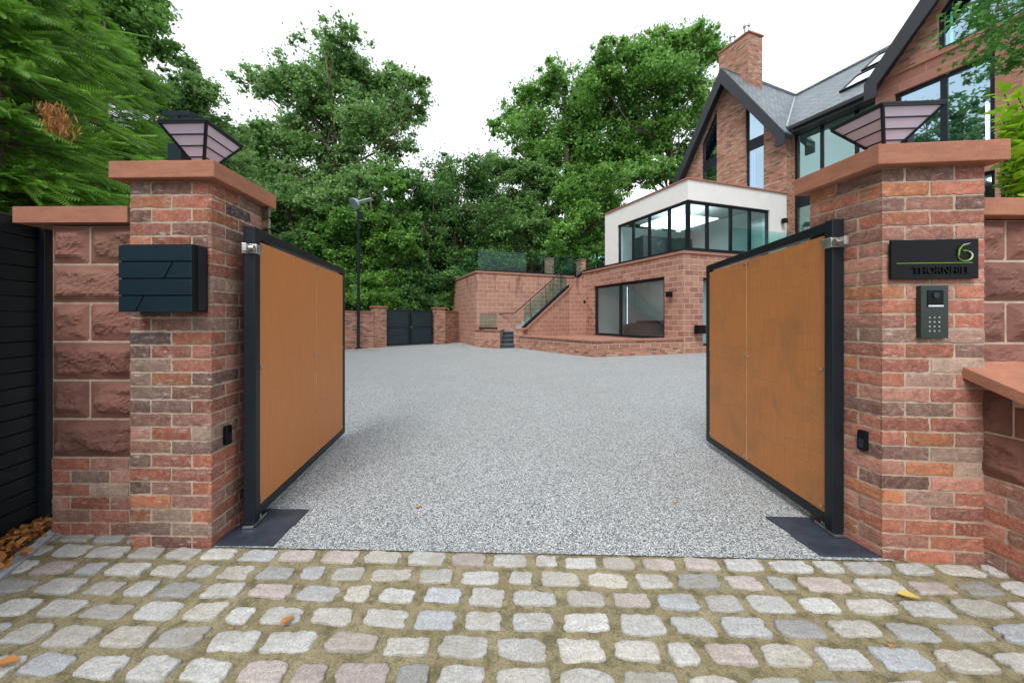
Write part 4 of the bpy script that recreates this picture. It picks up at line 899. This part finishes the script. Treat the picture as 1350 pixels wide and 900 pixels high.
# skylights on main slope: intersect rays with the slope plane
def on_roof(px, py):
    P0 = Fg.pt(0, zm(.05), .05); e1 = V3(Fg.u, 0); e2_ = (Fg.pt(0, zm(-1), -1)-P0).normalized(); n = e1.cross(e2_)
    dr = Vector(((px-675)/F, 1, (HY-py)/F)); tt = n.dot(P0-Vector((0, 0, CH)))/n.dot(dr); q = Vector((0, 0, CH))+dr*tt-P0
    return q.dot(e1), q.dot(e2_), P0, e1, e2_, n
for quad in (((1111, 120), (1145, 108), (1155, 90)), ((1140, 92), (1158, 87), (1168, 70))):
    a = [on_roof(*q) for q in quad]; P0, e1, e2_, n = a[0][2:]
    if n.z < 0: n = -n
    u0, u1 = a[0][0], a[1][0]; v0 = (a[0][1]+a[1][1])/2; v1 = a[2][1]
    v0 = max(.3, min(v0, 5)); v1 = max(v0+.7, min(v1, 6))
    if u1-u0 > 1.6: u1 = u0+1.6
    O = P0+e1*u0+e2_*v0+n*.01
    m = MB(); m.obox(O, e1*(u1-u0), e2_*.06, n*.09); m.obox(O+e2_*(v1-v0-.06), e1*(u1-u0), e2_*.06, n*.09); m.obox(O+e2_*.06, e1*.06, e2_*(v1-v0-.12), n*.088); m.obox(O+e2_*.06+e1*(u1-u0-.06), e1*.06, e2_*(v1-v0-.12), n*.088)
    s_ = m.build('skylight', M['black_metal'], H)
    m = MB(); a_ = O+e1*.06+e2_*.06+n*.06; m.add([a_, a_+e1*(u1-u0-.12), a_+e1*(u1-u0-.12)+e2_*(v1-v0-.12), a_+e2_*(v1-v0-.12)], [(0, 1, 2, 3)]); m.build('pane', M['skylight_glass'], s_)
# chimney
Kc = at(986.6, 16.6); cA = Plane(Kc, ua); cB = Plane(Kc, ub); la = -cA.s_of(947.5); lb = cB.s_of(1005); zc = cA.sz(986.6, 41)[1]
m = MB(); m.obox(V3(Kc, 10.5), -V3(ua, 0)*la, V3(ub, 0)*lb, (0, 0, zc-10.5-.06)); ch = m.build('chimney', M['brick_far'], H)
m = MB(); m.obox(V3(Kc, zc-.059)+V3(ua-ub, 0)*.05, -V3(ua, 0)*(la+.1), V3(ub, 0)*(lb+.1), (0, 0, .06)); m.build('chimney_cap', M['cap_stone'], ch)
for q in (.28, .75):
    P = Kc-ua*la*q+ub*lb*.5; m = MB(); m.tube([V3(P, zc), V3(P, zc+.6)], .1, 10); m.tube([V3(P, zc+.2), V3(P, zc+.25)], .13, 10); m.tube([V3(P, zc+.6), V3(P, zc+.7)], .14, 10); m.build('flue', M['steel'], ch)
m = MB(); m.tube([V3(Kc, 0)+Vector((0, 0, roofz(ap+.7)+.02)), V3(Kc+ub*lb, roofz(ap+.7)+.02)], .03, 5); m.build('flashing', M['steel'], ch)
# wing glass balustrades, wall lights
glassrail([A1.pt(A1.s_of(770), 0, -.02).to_2d(), A1.pt(aL-.05, 0, -.0).to_2d()], ZW-.0, 1.0, 'glass balustrade on the stone wing left of the white box')
glassrail([B_.pt(B_.s_of(966), 0, .0).to_2d()+Vector((0, 0)), B_.pt(B_.s_of(1075), 0, 0).to_2d()], ZW+.061, .95, 'glass balustrade in front of the white box beside the tall glazing')
for pl, px, py, sz_, label in ((A_, 772, 398, .16, 'small black wall light on the stone wing left of the window'), (A_, 885.5, 388, .2, 'black wall light on the stone wing right of the window'),
                               (B_, 918, 434, .3, 'black box unit low on the stone wing near the corner'), (B1, 1030.5, 292, .18, 'black wall light on the white rendered wall')):
    a, z = pl.sz(px, py); t = thing('wall_light' if sz_ != .3 else 'meter_box', label, 'wall light' if sz_ != .3 else 'meter box', pl.pt(a, z, 0))
    MB().on(pl, a-sz_*.2, a+sz_*.2, z-sz_*.2, z+sz_*.2, .003, .05).build('bracket', M['black_metal'], t); MB().on(pl, a-sz_/2, a+sz_/2, z-sz_/2, z+sz_/2, .051, .051+sz_*.8).build('housing', M['black_plastic'], t, bevel=.01)
# ------------------------------------------------------------------ vegetation
def leafobj(name, P, N, Tn, size, tint, mat, parent=None, base=(0, 0, 0), shape=None, label=None):
    # P centres, N normals, Tn tangents (arrays), size array
    if shape is None: shape = np.array([(-.5, 0, 0), (0, -.32, .06), (.5, 0, 0), (0, .32, .06)])
    k = len(shape); n = len(P)
    Tn = Tn/np.linalg.norm(Tn, axis=1, keepdims=True); B = np.cross(N, Tn); B /= np.maximum(1e-6, np.linalg.norm(B, axis=1, keepdims=True)); N2 = np.cross(Tn, B)
    V = P[:, None, :]+(Tn[:, None, :]*shape[None, :, 0:1]+B[:, None, :]*shape[None, :, 1:2]+N2[:, None, :]*shape[None, :, 2:3])*size[:, None, None]
    V = V.reshape(-1, 3)-np.array(base)
    me = bpy.data.meshes.new(name); me.vertices.add(n*k); me.vertices.foreach_set('co', V.astype('f').ravel())
    me.loops.add(n*k); me.loops.foreach_set('vertex_index', np.arange(n*k, dtype='i'))
    me.polygons.add(n); me.polygons.foreach_set('loop_start', np.arange(0, n*k, k, dtype='i')); me.polygons.foreach_set('loop_total', np.full(n, k, 'i'))
    me.update(); me.validate()
    ca = me.color_attributes.new('col', 'FLOAT_COLOR', 'POINT'); c = np.ones((n*k, 4), 'f'); c[:, :3] = np.repeat(tint, k)[:, None]; ca.data.foreach_set('color', c.ravel())
    me.materials.append(mat); o = bpy.data.objects.new(name, me); COL.objects.link(o)
    if parent is not None: o.parent = parent
    else: o.location = base
    o['_base'] = tuple(base)
    return o
LOBEY = None
def L3(px, py, Y, r): p = at(px, Y, py); return (p.x, p.y, p.z, r*Y/F)
def tree(name, label, base, lobes, nleaf, lsize, mat, seed, group=None, trunk_r=.28, cl=.11, cat='tree', dens=1.0, flat=.75, limbs=True, bend=(0, 0)):
    rs = np.random.RandomState(seed); rr = random.Random(seed)
    t = thing(name, label, cat, (base[0], base[1], -.05), group)
    lob = np.array(lobes); vol = lob[:, 3]**2.2; vol /= vol.sum()
    wood = MB(); top = Vector((lob[:, 0].mean(), lob[:, 1].mean(), lob[:, 2].max()-lob[0, 3]*.3))
    B0 = Vector((base[0], base[1], -.1)); zlow = lob[:, 2].min()
    trunk = [B0]; K = 7
    for i in range(1, K+1):
        f = i/K; p = B0.lerp(top, f); p += Vector((math.sin(f*4+seed), math.cos(f*3+seed), 0))*trunk_r*.8*math.sin(f*math.pi)
        trunk.append(p)
    wood.tube(trunk, [trunk_r*(1.35 if i == 0 else 1-.88*i/K) for i in range(K+1)], 10)
    P = []; Nn = []; S = []; Ti = []
    for li, (x, y, z, r) in enumerate(lobes):
        c = Vector((x, y, z)); f = min(.92, max(.15, (z-r*.8)/max(top.z, .1)*.8)); a = B0.lerp(top, f)
        if limbs:
            rad = trunk_r*max(.12, .5*(1-f))
            mid = a.lerp(c, .5)+Vector((0, 0, -.12*(c-a).length))+Vector((rr.uniform(-.3, .3), rr.uniform(-.3, .3), 0))
            wood.tube([a, mid, c, c+Vector((0, 0, r*.5))], [rad, rad*.7, rad*.4, rad*.1], 6)
        nc = max(6, int(vol[li]*nleaf/45)); cr_ = r*cl+.16
        u = rs.normal(size=(nc*3, 3)); u /= np.linalg.norm(u, axis=1, keepdims=True); q = rs.uniform(.1, 1.35, nc*3)**.75
        cc = np.array([x, y, z])+u*(q*r)[:, None]*np.array([1, 1, flat]); fr_ = 1.1/max(.5, r)
        val = np.array([noise.noise(Vector(p)*fr_+Vector((seed, 0, 0)))+.6*noise.noise(Vector(p)*fr_*2.3) for p in cc])-.12*(q > 1.1)
        cc = cc[np.argsort(-val)[:nc]]
        if limbs:
            for k in range(0, nc, 3):
                e = Vector(cc[k]); s = c.lerp(e, .1); wood.tube([s, s.lerp(e, .5)+Vector((0, 0, -.1)), e], [trunk_r*.09, trunk_r*.06, .012], 4, cap=False)
        nl = int(vol[li]*nleaf/nc); 
        for k in range(nc):
            rk = cr_*rs.choice([.5, .8, 1.1, 1.6]); d = rs.normal(size=(nl, 3)); d /= np.linalg.norm(d, axis=1, keepdims=True); qq = np.abs(rs.normal(size=nl))*.55+.15
            p = cc[k]+d*(rk*qq)[:, None]*np.array([1.15, 1.15, .7]); P.append(p)
            no = d*.7+rs.normal(size=(nl, 3))*.45+np.array([0, 0, .55]); Nn.append(no)
            S.append(lsize*rs.uniform(.6, 1.35, nl)); Ti.append(np.clip(rs.uniform(.0, .85)+rs.normal(size=nl)*.2, 0, 1))
    P = np.concatenate(P); Nn = np.concatenate(Nn); Nn /= np.linalg.norm(Nn, axis=1, keepdims=True); S = np.concatenate(S); Ti = np.concatenate(Ti)
    keep = P[:, 2] > .05; P, Nn, S, Ti = P[keep], Nn[keep], S[keep], Ti[keep]
    Tn = rs.normal(size=P.shape)
    wood.build('trunk', M['bark'], t, smooth=True)
    leafobj('crown', P, Nn, Tn, S, Ti, M[mat], t, t['_base'])
    return t
def lobset(Y, items, jit=1.2, seed=0):
    rs = random.Random(seed); return [L3(x, y, Y+rs.uniform(-jit, jit), r) for x, y, r in items]
NL = 1.0
tree('oak_tree', 'tall spreading oak standing alone above the woodland left of centre', at(452, 24), lobset(24, [(445, 48, 24), (430, 80, 33), (472, 95, 35), (365, 105, 32), (335, 108, 22), (405, 120, 34), (440, 135, 42), (500, 110, 34), (535, 110, 27), (548, 140, 20), (515, 150, 32), (470, 170, 44), (410, 185, 42), (350, 175, 34), (320, 190, 28), (520, 190, 26), (380, 225, 45), (440, 225, 45), (320, 235, 40), (490, 230, 38), (300, 180, 22)], 1.8, 1), 95000*NL, .21, 'oak_leaf', 4, None, .45, .2)
tree('oak_tree', 'broad green oak behind the white box with its crown against the sky', at(770, 27), lobset(27, [(722, 115, 26), (690, 140, 26), (668, 172, 20), (735, 100, 24), (705, 180, 34), (765, 120, 32), (745, 165, 38), (800, 150, 40), (775, 195, 42), (730, 215, 36), (690, 215, 30), (815, 200, 42), (800, 240, 40), (760, 250, 40)], 2, 2), 75000*NL, .23, 'fresh_leaf', 9, None, .45, .2)
tree('oak_tree', 'windblown oak close behind the brick gable with a bare pale trunk', at(889, 24), lobset(24, [(800, 75, 22), (830, 90, 34), (790, 105, 26), (860, 70, 28), (895, 52, 24), (925, 48, 20), (944, 70, 15), (905, 80, 30), (870, 110, 38), (915, 115, 24), (840, 145, 38), (895, 150, 26), (925, 150, 20), (918, 178, 16), (905, 205, 16), (880, 222, 20), (870, 185, 30), (825, 190, 30), (850, 225, 24)], 1.5, 3), 75000*NL, .2, 'fresh_leaf', 12, None, .34, .2)
tree('pine_tree', 'dark bushy evergreen in the wood behind the terrace glass', at(600, 23.5), lobset(23.5, [(590, 235, 32), (615, 230, 30), (640, 245, 30), (570, 265, 34), (605, 275, 38), (640, 290, 36), (580, 310, 38), (620, 325, 36), (555, 300, 30), (650, 330, 30), (590, 350, 34)], 1.2, 4), 65000*NL, .15, 'dark_leaf', 15, None, .3, .25)
G = 'broadleaf trees of the wood behind the drive'
tree('woodland_tree', 'mid green woodland tree between the dark evergreen and the right oaks', at(690, 25), lobset(25, [(655, 225, 26), (690, 235, 34), (720, 250, 36), (670, 270, 38), (710, 290, 38), (745, 300, 36), (680, 320, 38), (725, 330, 34), (765, 320, 30)], 1.2, 5), 60000*NL, .2, 'oak_leaf', 18, G, .3)
tree('woodland_tree', 'leafy tree directly behind the left end of the white box', at(775, 22.5), lobset(22.5, [(760, 260, 30), (790, 265, 30), (775, 295, 34), (750, 310, 30), (800, 240, 28), (745, 335, 26), (785, 325, 28), (830, 235, 24)], 1, 6), 50000*NL, .17, 'fresh_leaf', 22, G, .25)
tree('woodland_tree', 'yellow green sycamore leaning over the wall beside the lamp post', at(500, 19.5), lobset(19.5, [(520, 250, 20), (490, 290, 30), (530, 290, 24), (455, 300, 30), (505, 325, 32), (470, 345, 34), (540, 325, 20), (500, 370, 30), (450, 370, 28), (425, 320, 30)], .8, 7), 60000*NL, .17, 'lime_leaf', 25, G, .22)
tree('woodland_tree', 'dark tree filling the gap right of the sycamore above the far gates', at(560, 21), lobset(21, [(545, 250, 26), (570, 340, 30), (540, 365, 28), (575, 385, 26), (600, 375, 22), (560, 300, 26), (610, 345, 20)], .8, 8), 45000*NL, .15, 'dark_leaf', 28, G, .2)
tree('woodland_tree', 'shaded tree low behind the left gate leaf below the tall oak', at(390, 20), lobset(20, [(330, 270, 36), (380, 270, 38), (430, 275, 34), (350, 310, 36), (400, 320, 38), (300, 250, 34), (440, 240, 28), (370, 350, 34), (320, 340, 36), (480, 255, 26)], 1, 9), 65000*NL, .18, 'oak_leaf', 31, G, .28)
tree('woodland_tree', 'grey green tree behind the left lamp with a pointed top', at(255, 15), lobset(15, [(250, 85, 14), (250, 112, 26), (272, 140, 26), (225, 135, 30), (285, 175, 30), (240, 175, 38), (265, 215, 38), (300, 225, 30), (205, 120, 26), (215, 200, 40), (320, 260, 30), (290, 280, 36)], .8, 10), 70000*NL, .13, 'oak_leaf', 34, G, .25)
tree('woodland_tree', 'big bright green tree rising out of the top left corner', at(60, 10.5), lobset(10.5, [(185, 45, 30), (150, 20, 45), (120, 70, 45), (165, 90, 35), (60, 20, 55), (40, 90, 55), (100, -30, 60), (-20, 50, 60), (90, 130, 45), (180, -5, 30), (0, 150, 50)], .8, 11), 75000*NL, .13, 'fresh_leaf', 37, G, .3)
for k, (px, Y, z, r, lab) in enumerate(((690, 30, 4, 40, 'distant tree at the back of the wood right of the evergreen'), (625, 31, 4, 40, 'distant tree at the back of the wood behind the dark evergreen'), (510, 31, 4, 40, 'distant tree at the back of the wood behind the sycamore'), (395, 28, 4, 40, 'distant tree at the back of the wood above the left gate leaf'), (735, 33, 4, 40, 'distant tree at the back of the wood left of the white box'), (560, 29, 4, 44, 'distant tree at the back of the wood above the far gates'), (450, 28, 4, 44, 'distant tree at the back of the wood below the tall oak'), (790, 31, 4, 44, 'distant tree at the back of the wood behind the glass box'))):
    p = at(px, Y); lob = [(p.x+dx, p.y+dy, zz, rr_) for dx, dy, zz, rr_ in ((0, 0, 9.5, 2.6), (-2.5, 0, 8, 2.6), (2.6, 0, 8, 2.6), (0, -1, 6, 2.8), (-3, .5, 5, 2.6), (3, .5, 5, 2.6), (-1, -.5, 3, 2.8), (2, -.5, 2.5, 2.6), (-3.5, 0, 2, 2.4))]
    tree('woodland_tree', lab, p, lob, 50000, .3, 'dark_leaf', 50+k, G, .3)
# shrubs behind the walls
for k, (px, Y, r, lab, mt) in enumerate(((440, 16.6, 34, 'leafy shrub behind the wall just left of the lamp post', 'fresh_leaf'), (495, 17.6, 30, 'light shrub behind the wall at the left far gate pier', 'lime_leaf'), (540, 19.3, 30, 'dark shrub seen over the middle of the far gates', 'dark_leaf'), (592, 20.3, 22, 'green shrub between the right far pier and the terrace wall', 'fresh_leaf'), (380, 15.5, 34, 'shrub hidden mostly behind the left gate leaf', 'oak_leaf'))):
    tree('shrub', lab, at(px, Y), [L3(px, 400, Y, r*.8), L3(px-18, 385, Y+.4, r*.7), L3(px+16, 392, Y, r*.7), L3(px, 370, Y+.5, r*.7), L3(px-10, 425, Y, r*.8), L3(px+14, 425, Y, r*.7)], 14000, .13, mt, 70+k, 'shrubs behind the back wall', .06, cat='shrub')
# trees beyond the left edge of the picture, seen mirrored in the windows
for k, (x, y, s) in enumerate(((-19.5, 8, 1.6), (-17, 3, 1.65), (-14.5, -2, 1.5), (-12, -7, 1.4))):
    lob = [(x+dx*s, y+dy*s, zz*s, rr_*s) for dx, dy, zz, rr_ in ((0, 0, 11, 2.2), (-2, 1, 9, 2.4), (2, -1, 8.6, 2.4), (0, 2, 6.5, 2.6), (1.5, 1, 5, 2.6), (-1, -2, 6, 2.6), (0, 0, 3.5, 2.6))]
    tree('woodland_tree', ['tree beyond the left fence nearest the back wall', 'second tree beyond the left fence from the back', 'tree beyond the left fence beside the entrance', 'tree across the verge left of the entrance'][k], (x, y), lob, 34000, .3, 'oak_leaf', 90+k, G, .3)
# conifers by the left fence: flat drooping sprays
def spray_template():
    q = []
    n = 12
    for i in range(n):
        x = i/n; l = .3*(1-x)**.7+.03
        for s in (-1, 1):
            a = (x, 0, 0); e = (x+l*.75, s*l, -.10*x-.05*l); w_ = .0095
            q.append([a, (x+l*.4-.0, s*l*.45-w_*1.6, -.03), e, (x+l*.4+.03, s*l*.45+w_*1.6, -.03)])
    q.append([(0, -.012, 0), (1.08, 0, -.08), (0, .012, 0), (.5, 0, .01)])
    return np.array(q)
ST = spray_template()
def conifer(label, base, h, r, nsp, seed, sl=.5, z0=.8, dead=False):
    rs = np.random.RandomState(seed); t = thing('conifer', label, 'tree', (base[0], base[1], -.05), 'conifers beside the left fence')
    wd = MB(); wd.tube([(base[0], base[1], -.1), (base[0], base[1], h*.5), (base[0], base[1], h*.97)], [.16, .1, .02], 8)
    nb = nsp//30; Pq, Dq, rq, zq = [], [], [], []
    for b in range(nb):
        z = z0+(h-z0)*(1-rs.uniform()**.75); a = rs.uniform(0, 2*math.pi); Lb = r*max(.12, 1-(z/h)**1.6*.85)*rs.uniform(.6, 1.15)
        dp_ = np.array([math.cos(a), math.sin(a)]); rise = rs.uniform(-.05, .3); pts_ = []
        for q in np.linspace(0, 1, 5): pts_.append((base[0]+dp_[0]*Lb*q, base[1]+dp_[1]*Lb*q, z+Lb*(rise*q-.28*q*q)))
        wd.tube(pts_, [.022, .017, .012, .008, .004], 5, cap=False)
        for k in range(24):
            q = .25+.75*(k//2)/11+rs.uniform(-.03, .03); sd = (1 if k % 2 else -1)*rs.uniform(.25, 1.0)*(1.15-q*.9)
            pc = np.array([base[0]+dp_[0]*Lb*q, base[1]+dp_[1]*Lb*q, z+Lb*(rise*q-.28*q*q)+rs.normal()*.03]); an_ = a+sd+rs.normal()*.35
            Pq.append(pc); Dq.append([math.cos(an_), math.sin(an_), rise-.5*q+rs.normal()*.25]); rq.append(Lb*q); zq.append(z)
    P = np.array(Pq); Dx = np.array(Dq); Dx /= np.linalg.norm(Dx, axis=1, keepdims=True); rad = np.array(rq); nsp = len(P)
    up = np.stack([rs.normal(size=nsp)*.4, rs.normal(size=nsp)*.4, np.ones(nsp)], 1); By = np.cross(up, Dx); By /= np.linalg.norm(By, axis=1, keepdims=True); Nz = np.cross(Dx, By)
    S = sl*rs.uniform(.6, 1.3, nsp)
    V = P[:, None, None, :]+(Dx[:, None, None, :]*ST[None, :, :, 0:1]+By[:, None, None, :]*ST[None, :, :, 1:2]+Nz[:, None, None, :]*ST[None, :, :, 2:3])*S[:, None, None, None]
    V = V.reshape(-1, 3)-np.array(t['_base']); k = len(V)//4
    me = bpy.data.meshes.new('crown'); me.vertices.add(len(V)); me.vertices.foreach_set('co', V.astype('f').ravel()); me.loops.add(len(V)); me.loops.foreach_set('vertex_index', np.arange(len(V), dtype='i'))
    me.polygons.add(k); me.polygons.foreach_set('loop_start', np.arange(0, len(V), 4, dtype='i')); me.polygons.foreach_set('loop_total', np.full(k, 4, 'i')); me.update(); me.validate()
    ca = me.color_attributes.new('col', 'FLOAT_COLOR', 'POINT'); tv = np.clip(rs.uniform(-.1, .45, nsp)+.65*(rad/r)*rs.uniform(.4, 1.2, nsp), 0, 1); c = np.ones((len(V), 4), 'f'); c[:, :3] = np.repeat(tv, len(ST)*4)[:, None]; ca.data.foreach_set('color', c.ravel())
    me.materials.append(M['conifer_leaf']); o = bpy.data.objects.new('crown', me); COL.objects.link(o); o.parent = t; o['_base'] = t['_base']
    wd.build('trunk', M['bark'], t)
    return t
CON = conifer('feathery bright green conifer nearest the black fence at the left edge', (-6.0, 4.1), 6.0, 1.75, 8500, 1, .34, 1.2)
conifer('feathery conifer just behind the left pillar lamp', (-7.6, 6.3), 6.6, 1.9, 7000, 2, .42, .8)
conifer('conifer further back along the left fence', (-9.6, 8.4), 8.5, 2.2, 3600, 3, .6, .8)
n = 420
rsd = np.random.RandomState(8); q = rsd.uniform(0, 1, n)
P = np.array(at(68, 3.0, 143))[None]+(np.array(at(80, 2.95, 176))-np.array(at(68, 3.0, 143)))[None]*q[:, None]+rsd.normal(size=(n, 3))*np.array([.035, .05, .02])
Tn = np.tile([.3, -.2, -1.], (n, 1))+rsd.normal(size=(n, 3))*.35; N = rsd.normal(size=(n, 3)); N /= np.linalg.norm(N, axis=1, keepdims=True)
leafobj('dead_spray', P, N, Tn, rsd.uniform(.05, .1, n), rsd.uniform(.2, .8, n), M['dead_leaf'], CON, CON['_base'], np.array([(-.5, 0, 0), (0, -.06, 0), (.5, 0, 0), (0, .06, 0)]))
# shrub at the right edge behind the wall, and the maple branch above
rs = np.random.RandomState(5)
LS = np.array([(-.5, 0, 0), (-.22, -.24, .05), (.15, -.29, .05), (.5, 0, -.08), (.15, .29, .05), (-.22, .24, .05)])
t = thing('laurel_shrub', 'glossy lime green laurel behind the right wall at the picture edge', 'shrub', (3.5, 2.75, 0))
wd = MB(); Ps = []; Ns = []; Ts = []; Ss = []
base_ = Vector((4.3, 2.9, 0))
for k in range(120):
    px = rs.uniform(1320, 1450); py = rs.choice([rs.uniform(112, 250), rs.uniform(150, 260)]); Y = rs.uniform(2.25, 2.7)
    if px < 1330 and not (118 < py < 180 or 205 < py < 250): px += 25
    tip = at(px, Y, py); s = tip+Vector((rs.uniform(.15, .5), .2, -.2)); wd.tube([base_+Vector((rs.uniform(-.2, .3), rs.uniform(-.1, .3), .1)), s, tip], [.012, .006, .003], 5, cap=False)
    for j in range(14):
        th = j*2.4+k; el = rs.uniform(-.5, .9); dr = np.array([math.cos(th)*math.cos(el), math.sin(th)*math.cos(el), math.sin(el)]); l = rs.uniform(.055, .095)
        Ps.append(np.array(tip)+dr*l*.55+np.array([0, 0, -.015*j])); Ts.append(dr); Ns.append(np.cross(np.cross(dr, (0, 0, 1)), dr)+rs.normal(size=3)*.15); Ss.append(l)
Ps, Ns, Ts, Ss = map(np.array, (Ps, Ns, Ts, Ss)); Ns /= np.linalg.norm(Ns, axis=1, keepdims=True)
leafobj('foliage', Ps, Ns, Ts, Ss, rs.uniform(0, 1, len(Ps)), M['laurel_leaf'], t, t['_base'], LS); wd.build('stems', M['bark'], t)
t = thing('maple_tree', 'maple whose leafy branch hangs into the top right corner', 'tree', (6.4, 3.2, -.05)); wd = MB(); Ps = []; Ns = []; Ts = []; Ss = []
wd.tube([(6.4, 3.2, -.1), (6.5, 3.3, 2.2), (6.3, 3.2, 4.6)], [.1, .08, .04], 8)
root = Vector((6.35, 3.2, 4.0)); tips = []
for (px, py, Y) in [(1262, 28, 2.9), (1272, 52, 2.9), (1285, 78, 2.8), (1300, 45, 3.0), (1312, 15, 3.0), (1325, 60, 2.9), (1335, 35, 3), (1345, 82, 2.8), (1350, 10, 3), (1318, 88, 2.85), (1290, 8, 3.1), (1370, 50, 3), (1385, 20, 3), (1340, -20, 3.1), (1300, -15, 3.1), (1380, 80, 3)]:
    tip = at(px, Y, py); tips.append(tip); mid = root.lerp(tip, .6)+Vector((0, 0, .25)); wd.tube([root, mid, tip], [.02, .009, .003], 5, cap=False)
    for j in range(95):
        f = rs.uniform(.0, .22); c = np.array(tip.lerp(mid, f))+rs.normal(size=3)*np.array([.09, .09, .045]); dr = rs.normal(size=3)*np.array([1, 1, .35])+np.array([-.3, 0, -.45]); dr /= np.linalg.norm(dr)
        Ps.append(c); Ts.append(dr); Ns.append(np.array([0, 0, 1])+rs.normal(size=3)*.45); Ss.append(rs.uniform(.045, .075))
for j in range(2600):
    c = np.array([7.6, 2.9, 5.0])+rs.normal(size=3)*np.array([.5, .5, .5]); Ps.append(c); Ts.append(rs.normal(size=3)); Ns.append(np.array([0, 0, 1])+rs.normal(size=3)*.5); Ss.append(.09)
Ps, Ns, Ts, Ss = map(np.array, (Ps, Ns, Ts, Ss)); Ns /= np.linalg.norm(Ns, axis=1, keepdims=True)
MS = np.array([(-.3, 0, 0), (-.35, -.3, 0), (-.02, -.2, .02), (.2, -.42, -.03), (.16, -.13, .02), (.62, 0, -.06), (.16, .13, .02), (.2, .42, -.03), (-.02, .2, .02), (-.35, .3, 0)])
leafobj('foliage', Ps, Ns, Ts, Ss*.9, rs.uniform(0, 1, len(Ps)), M['maple_leaf'], t, t['_base'], MS); wd.build('trunk', M['bark'], t)
# leaf litter and single fallen leaves
n = 900; u = rs.uniform(-.1, 1, n); off = np.abs(rs.normal(size=n))*.12-np.where(rs.uniform(size=n) < .06, .12, 0)
A0, A1_ = np.array(at(-90, 1.55)), np.array(at(70, 2.16)); X = A0[None]+(A1_-A0)[None]*u[:, None]+np.stack([-np.ones(n), .4*np.ones(n)], 1)*(off-.03)[:, None]
P = np.stack([X[:, 0], X[:, 1], rs.uniform(.004, .045, n)], 1); N = np.stack([rs.normal(size=n)*.5, rs.normal(size=n)*.5, np.ones(n)], 1); N /= np.linalg.norm(N, axis=1, keepdims=True)
tag(leafobj('leaf_litter', P, N, rs.normal(size=(n, 3)), rs.uniform(.025, .065, n), rs.uniform(0, 1, n), M['dead_leaf'], None, (-2.8, 1.9, 0), np.array([(-.5, 0, 0), (-.2, -.25, .1), (.2, -.22, .12), (.5, 0, 0), (.2, .22, .08), (-.2, .25, .1)])), 'drift of brown dead leaves along the foot of the black fence', 'leaf litter', kind='stuff')
n = 260; cs = [(455, 500, 13.5, 15.2, 150), (560, 780, 11, 14.5, 30), (330, 1060, 1.95, 6, 80)]; Pl = []
for a, b, y0, y1, k in cs:
    for i in range(k): Y = rs.uniform(y0, y1); p = at(rs.uniform(a, b), Y); Pl.append((p.x, p.y, .006))
Pl = np.array(Pl); k = len(Pl)
tag(leafobj('leaf_debris', Pl, np.tile([0, 0, 1.], (k, 1)), rs.normal(size=(k, 3))*np.array([1, 1, 0])+.001, np.where(Pl[:, 1] > 8, .08, .014)*rs.uniform(.5, 1.3, k), rs.uniform(0, 1, k), M['dead_leaf'], None, (0, 6, 0)), 'tiny bits of leaf debris scattered over the gravel', 'leaf debris', kind='stuff')
LEAF = [(-.5, .0, .0), (-.3, -.2, .06), (0, -.3, .1), (.3, -.18, .08), (.55, 0, .02), (.3, .18, .05), (0, .3, .13), (-.3, .2, .08)]
for px, py, s, rz, mt, lab in ((378, 822, .055, 1.0, 'dead_leaf', 'orange curled leaf on the cobbles left of centre'), (8, 878, .075, .2, 'dead_leaf', 'orange leaf on the cobbles at the lower left edge'), (1198, 789, .08, -.4, 'yellow_leaf', 'large pale yellow leaf on the cobbles at the right'), (1176, 856, .028, .3, 'dead_leaf', 'tiny orange leaf on a white cobble at the right'),
                               (552, 669, .045, .4, 'dead_leaf', 'tan leaf on the gravel just left of centre'), (890, 664, .03, 1.2, 'dead_leaf', 'small tan leaf on the gravel right of centre'), (304, 833, .02, .2, 'dead_leaf', 'tiny red leaf fragment on the cobbles near the left')):
    Y = CH*F/(py-HY); p = at(px, Y); cz, sz2 = math.cos(rz), math.sin(rz); base = V3(p, .014 if Y < 1.9 else .004)
    vs = [(base.x+(x*cz-y*sz2)*s, base.y+(x*sz2+y*cz)*s, base.z+z*s) for x, y, z in LEAF]+[(base.x, base.y, base.z+.0)]
    m = MB(); m.add(vs, [(i, (i+1) % 8, 8) for i in range(8)], (.75, .75, .75)); tag(m.build('fallen_leaf', M[mt], base=base), lab, 'leaf', 'single fallen leaves')
for o in bpy.data.objects:
    if '_base' in o: del o['_base']
scene.render.resolution_x = 1024; scene.render.resolution_y = 682
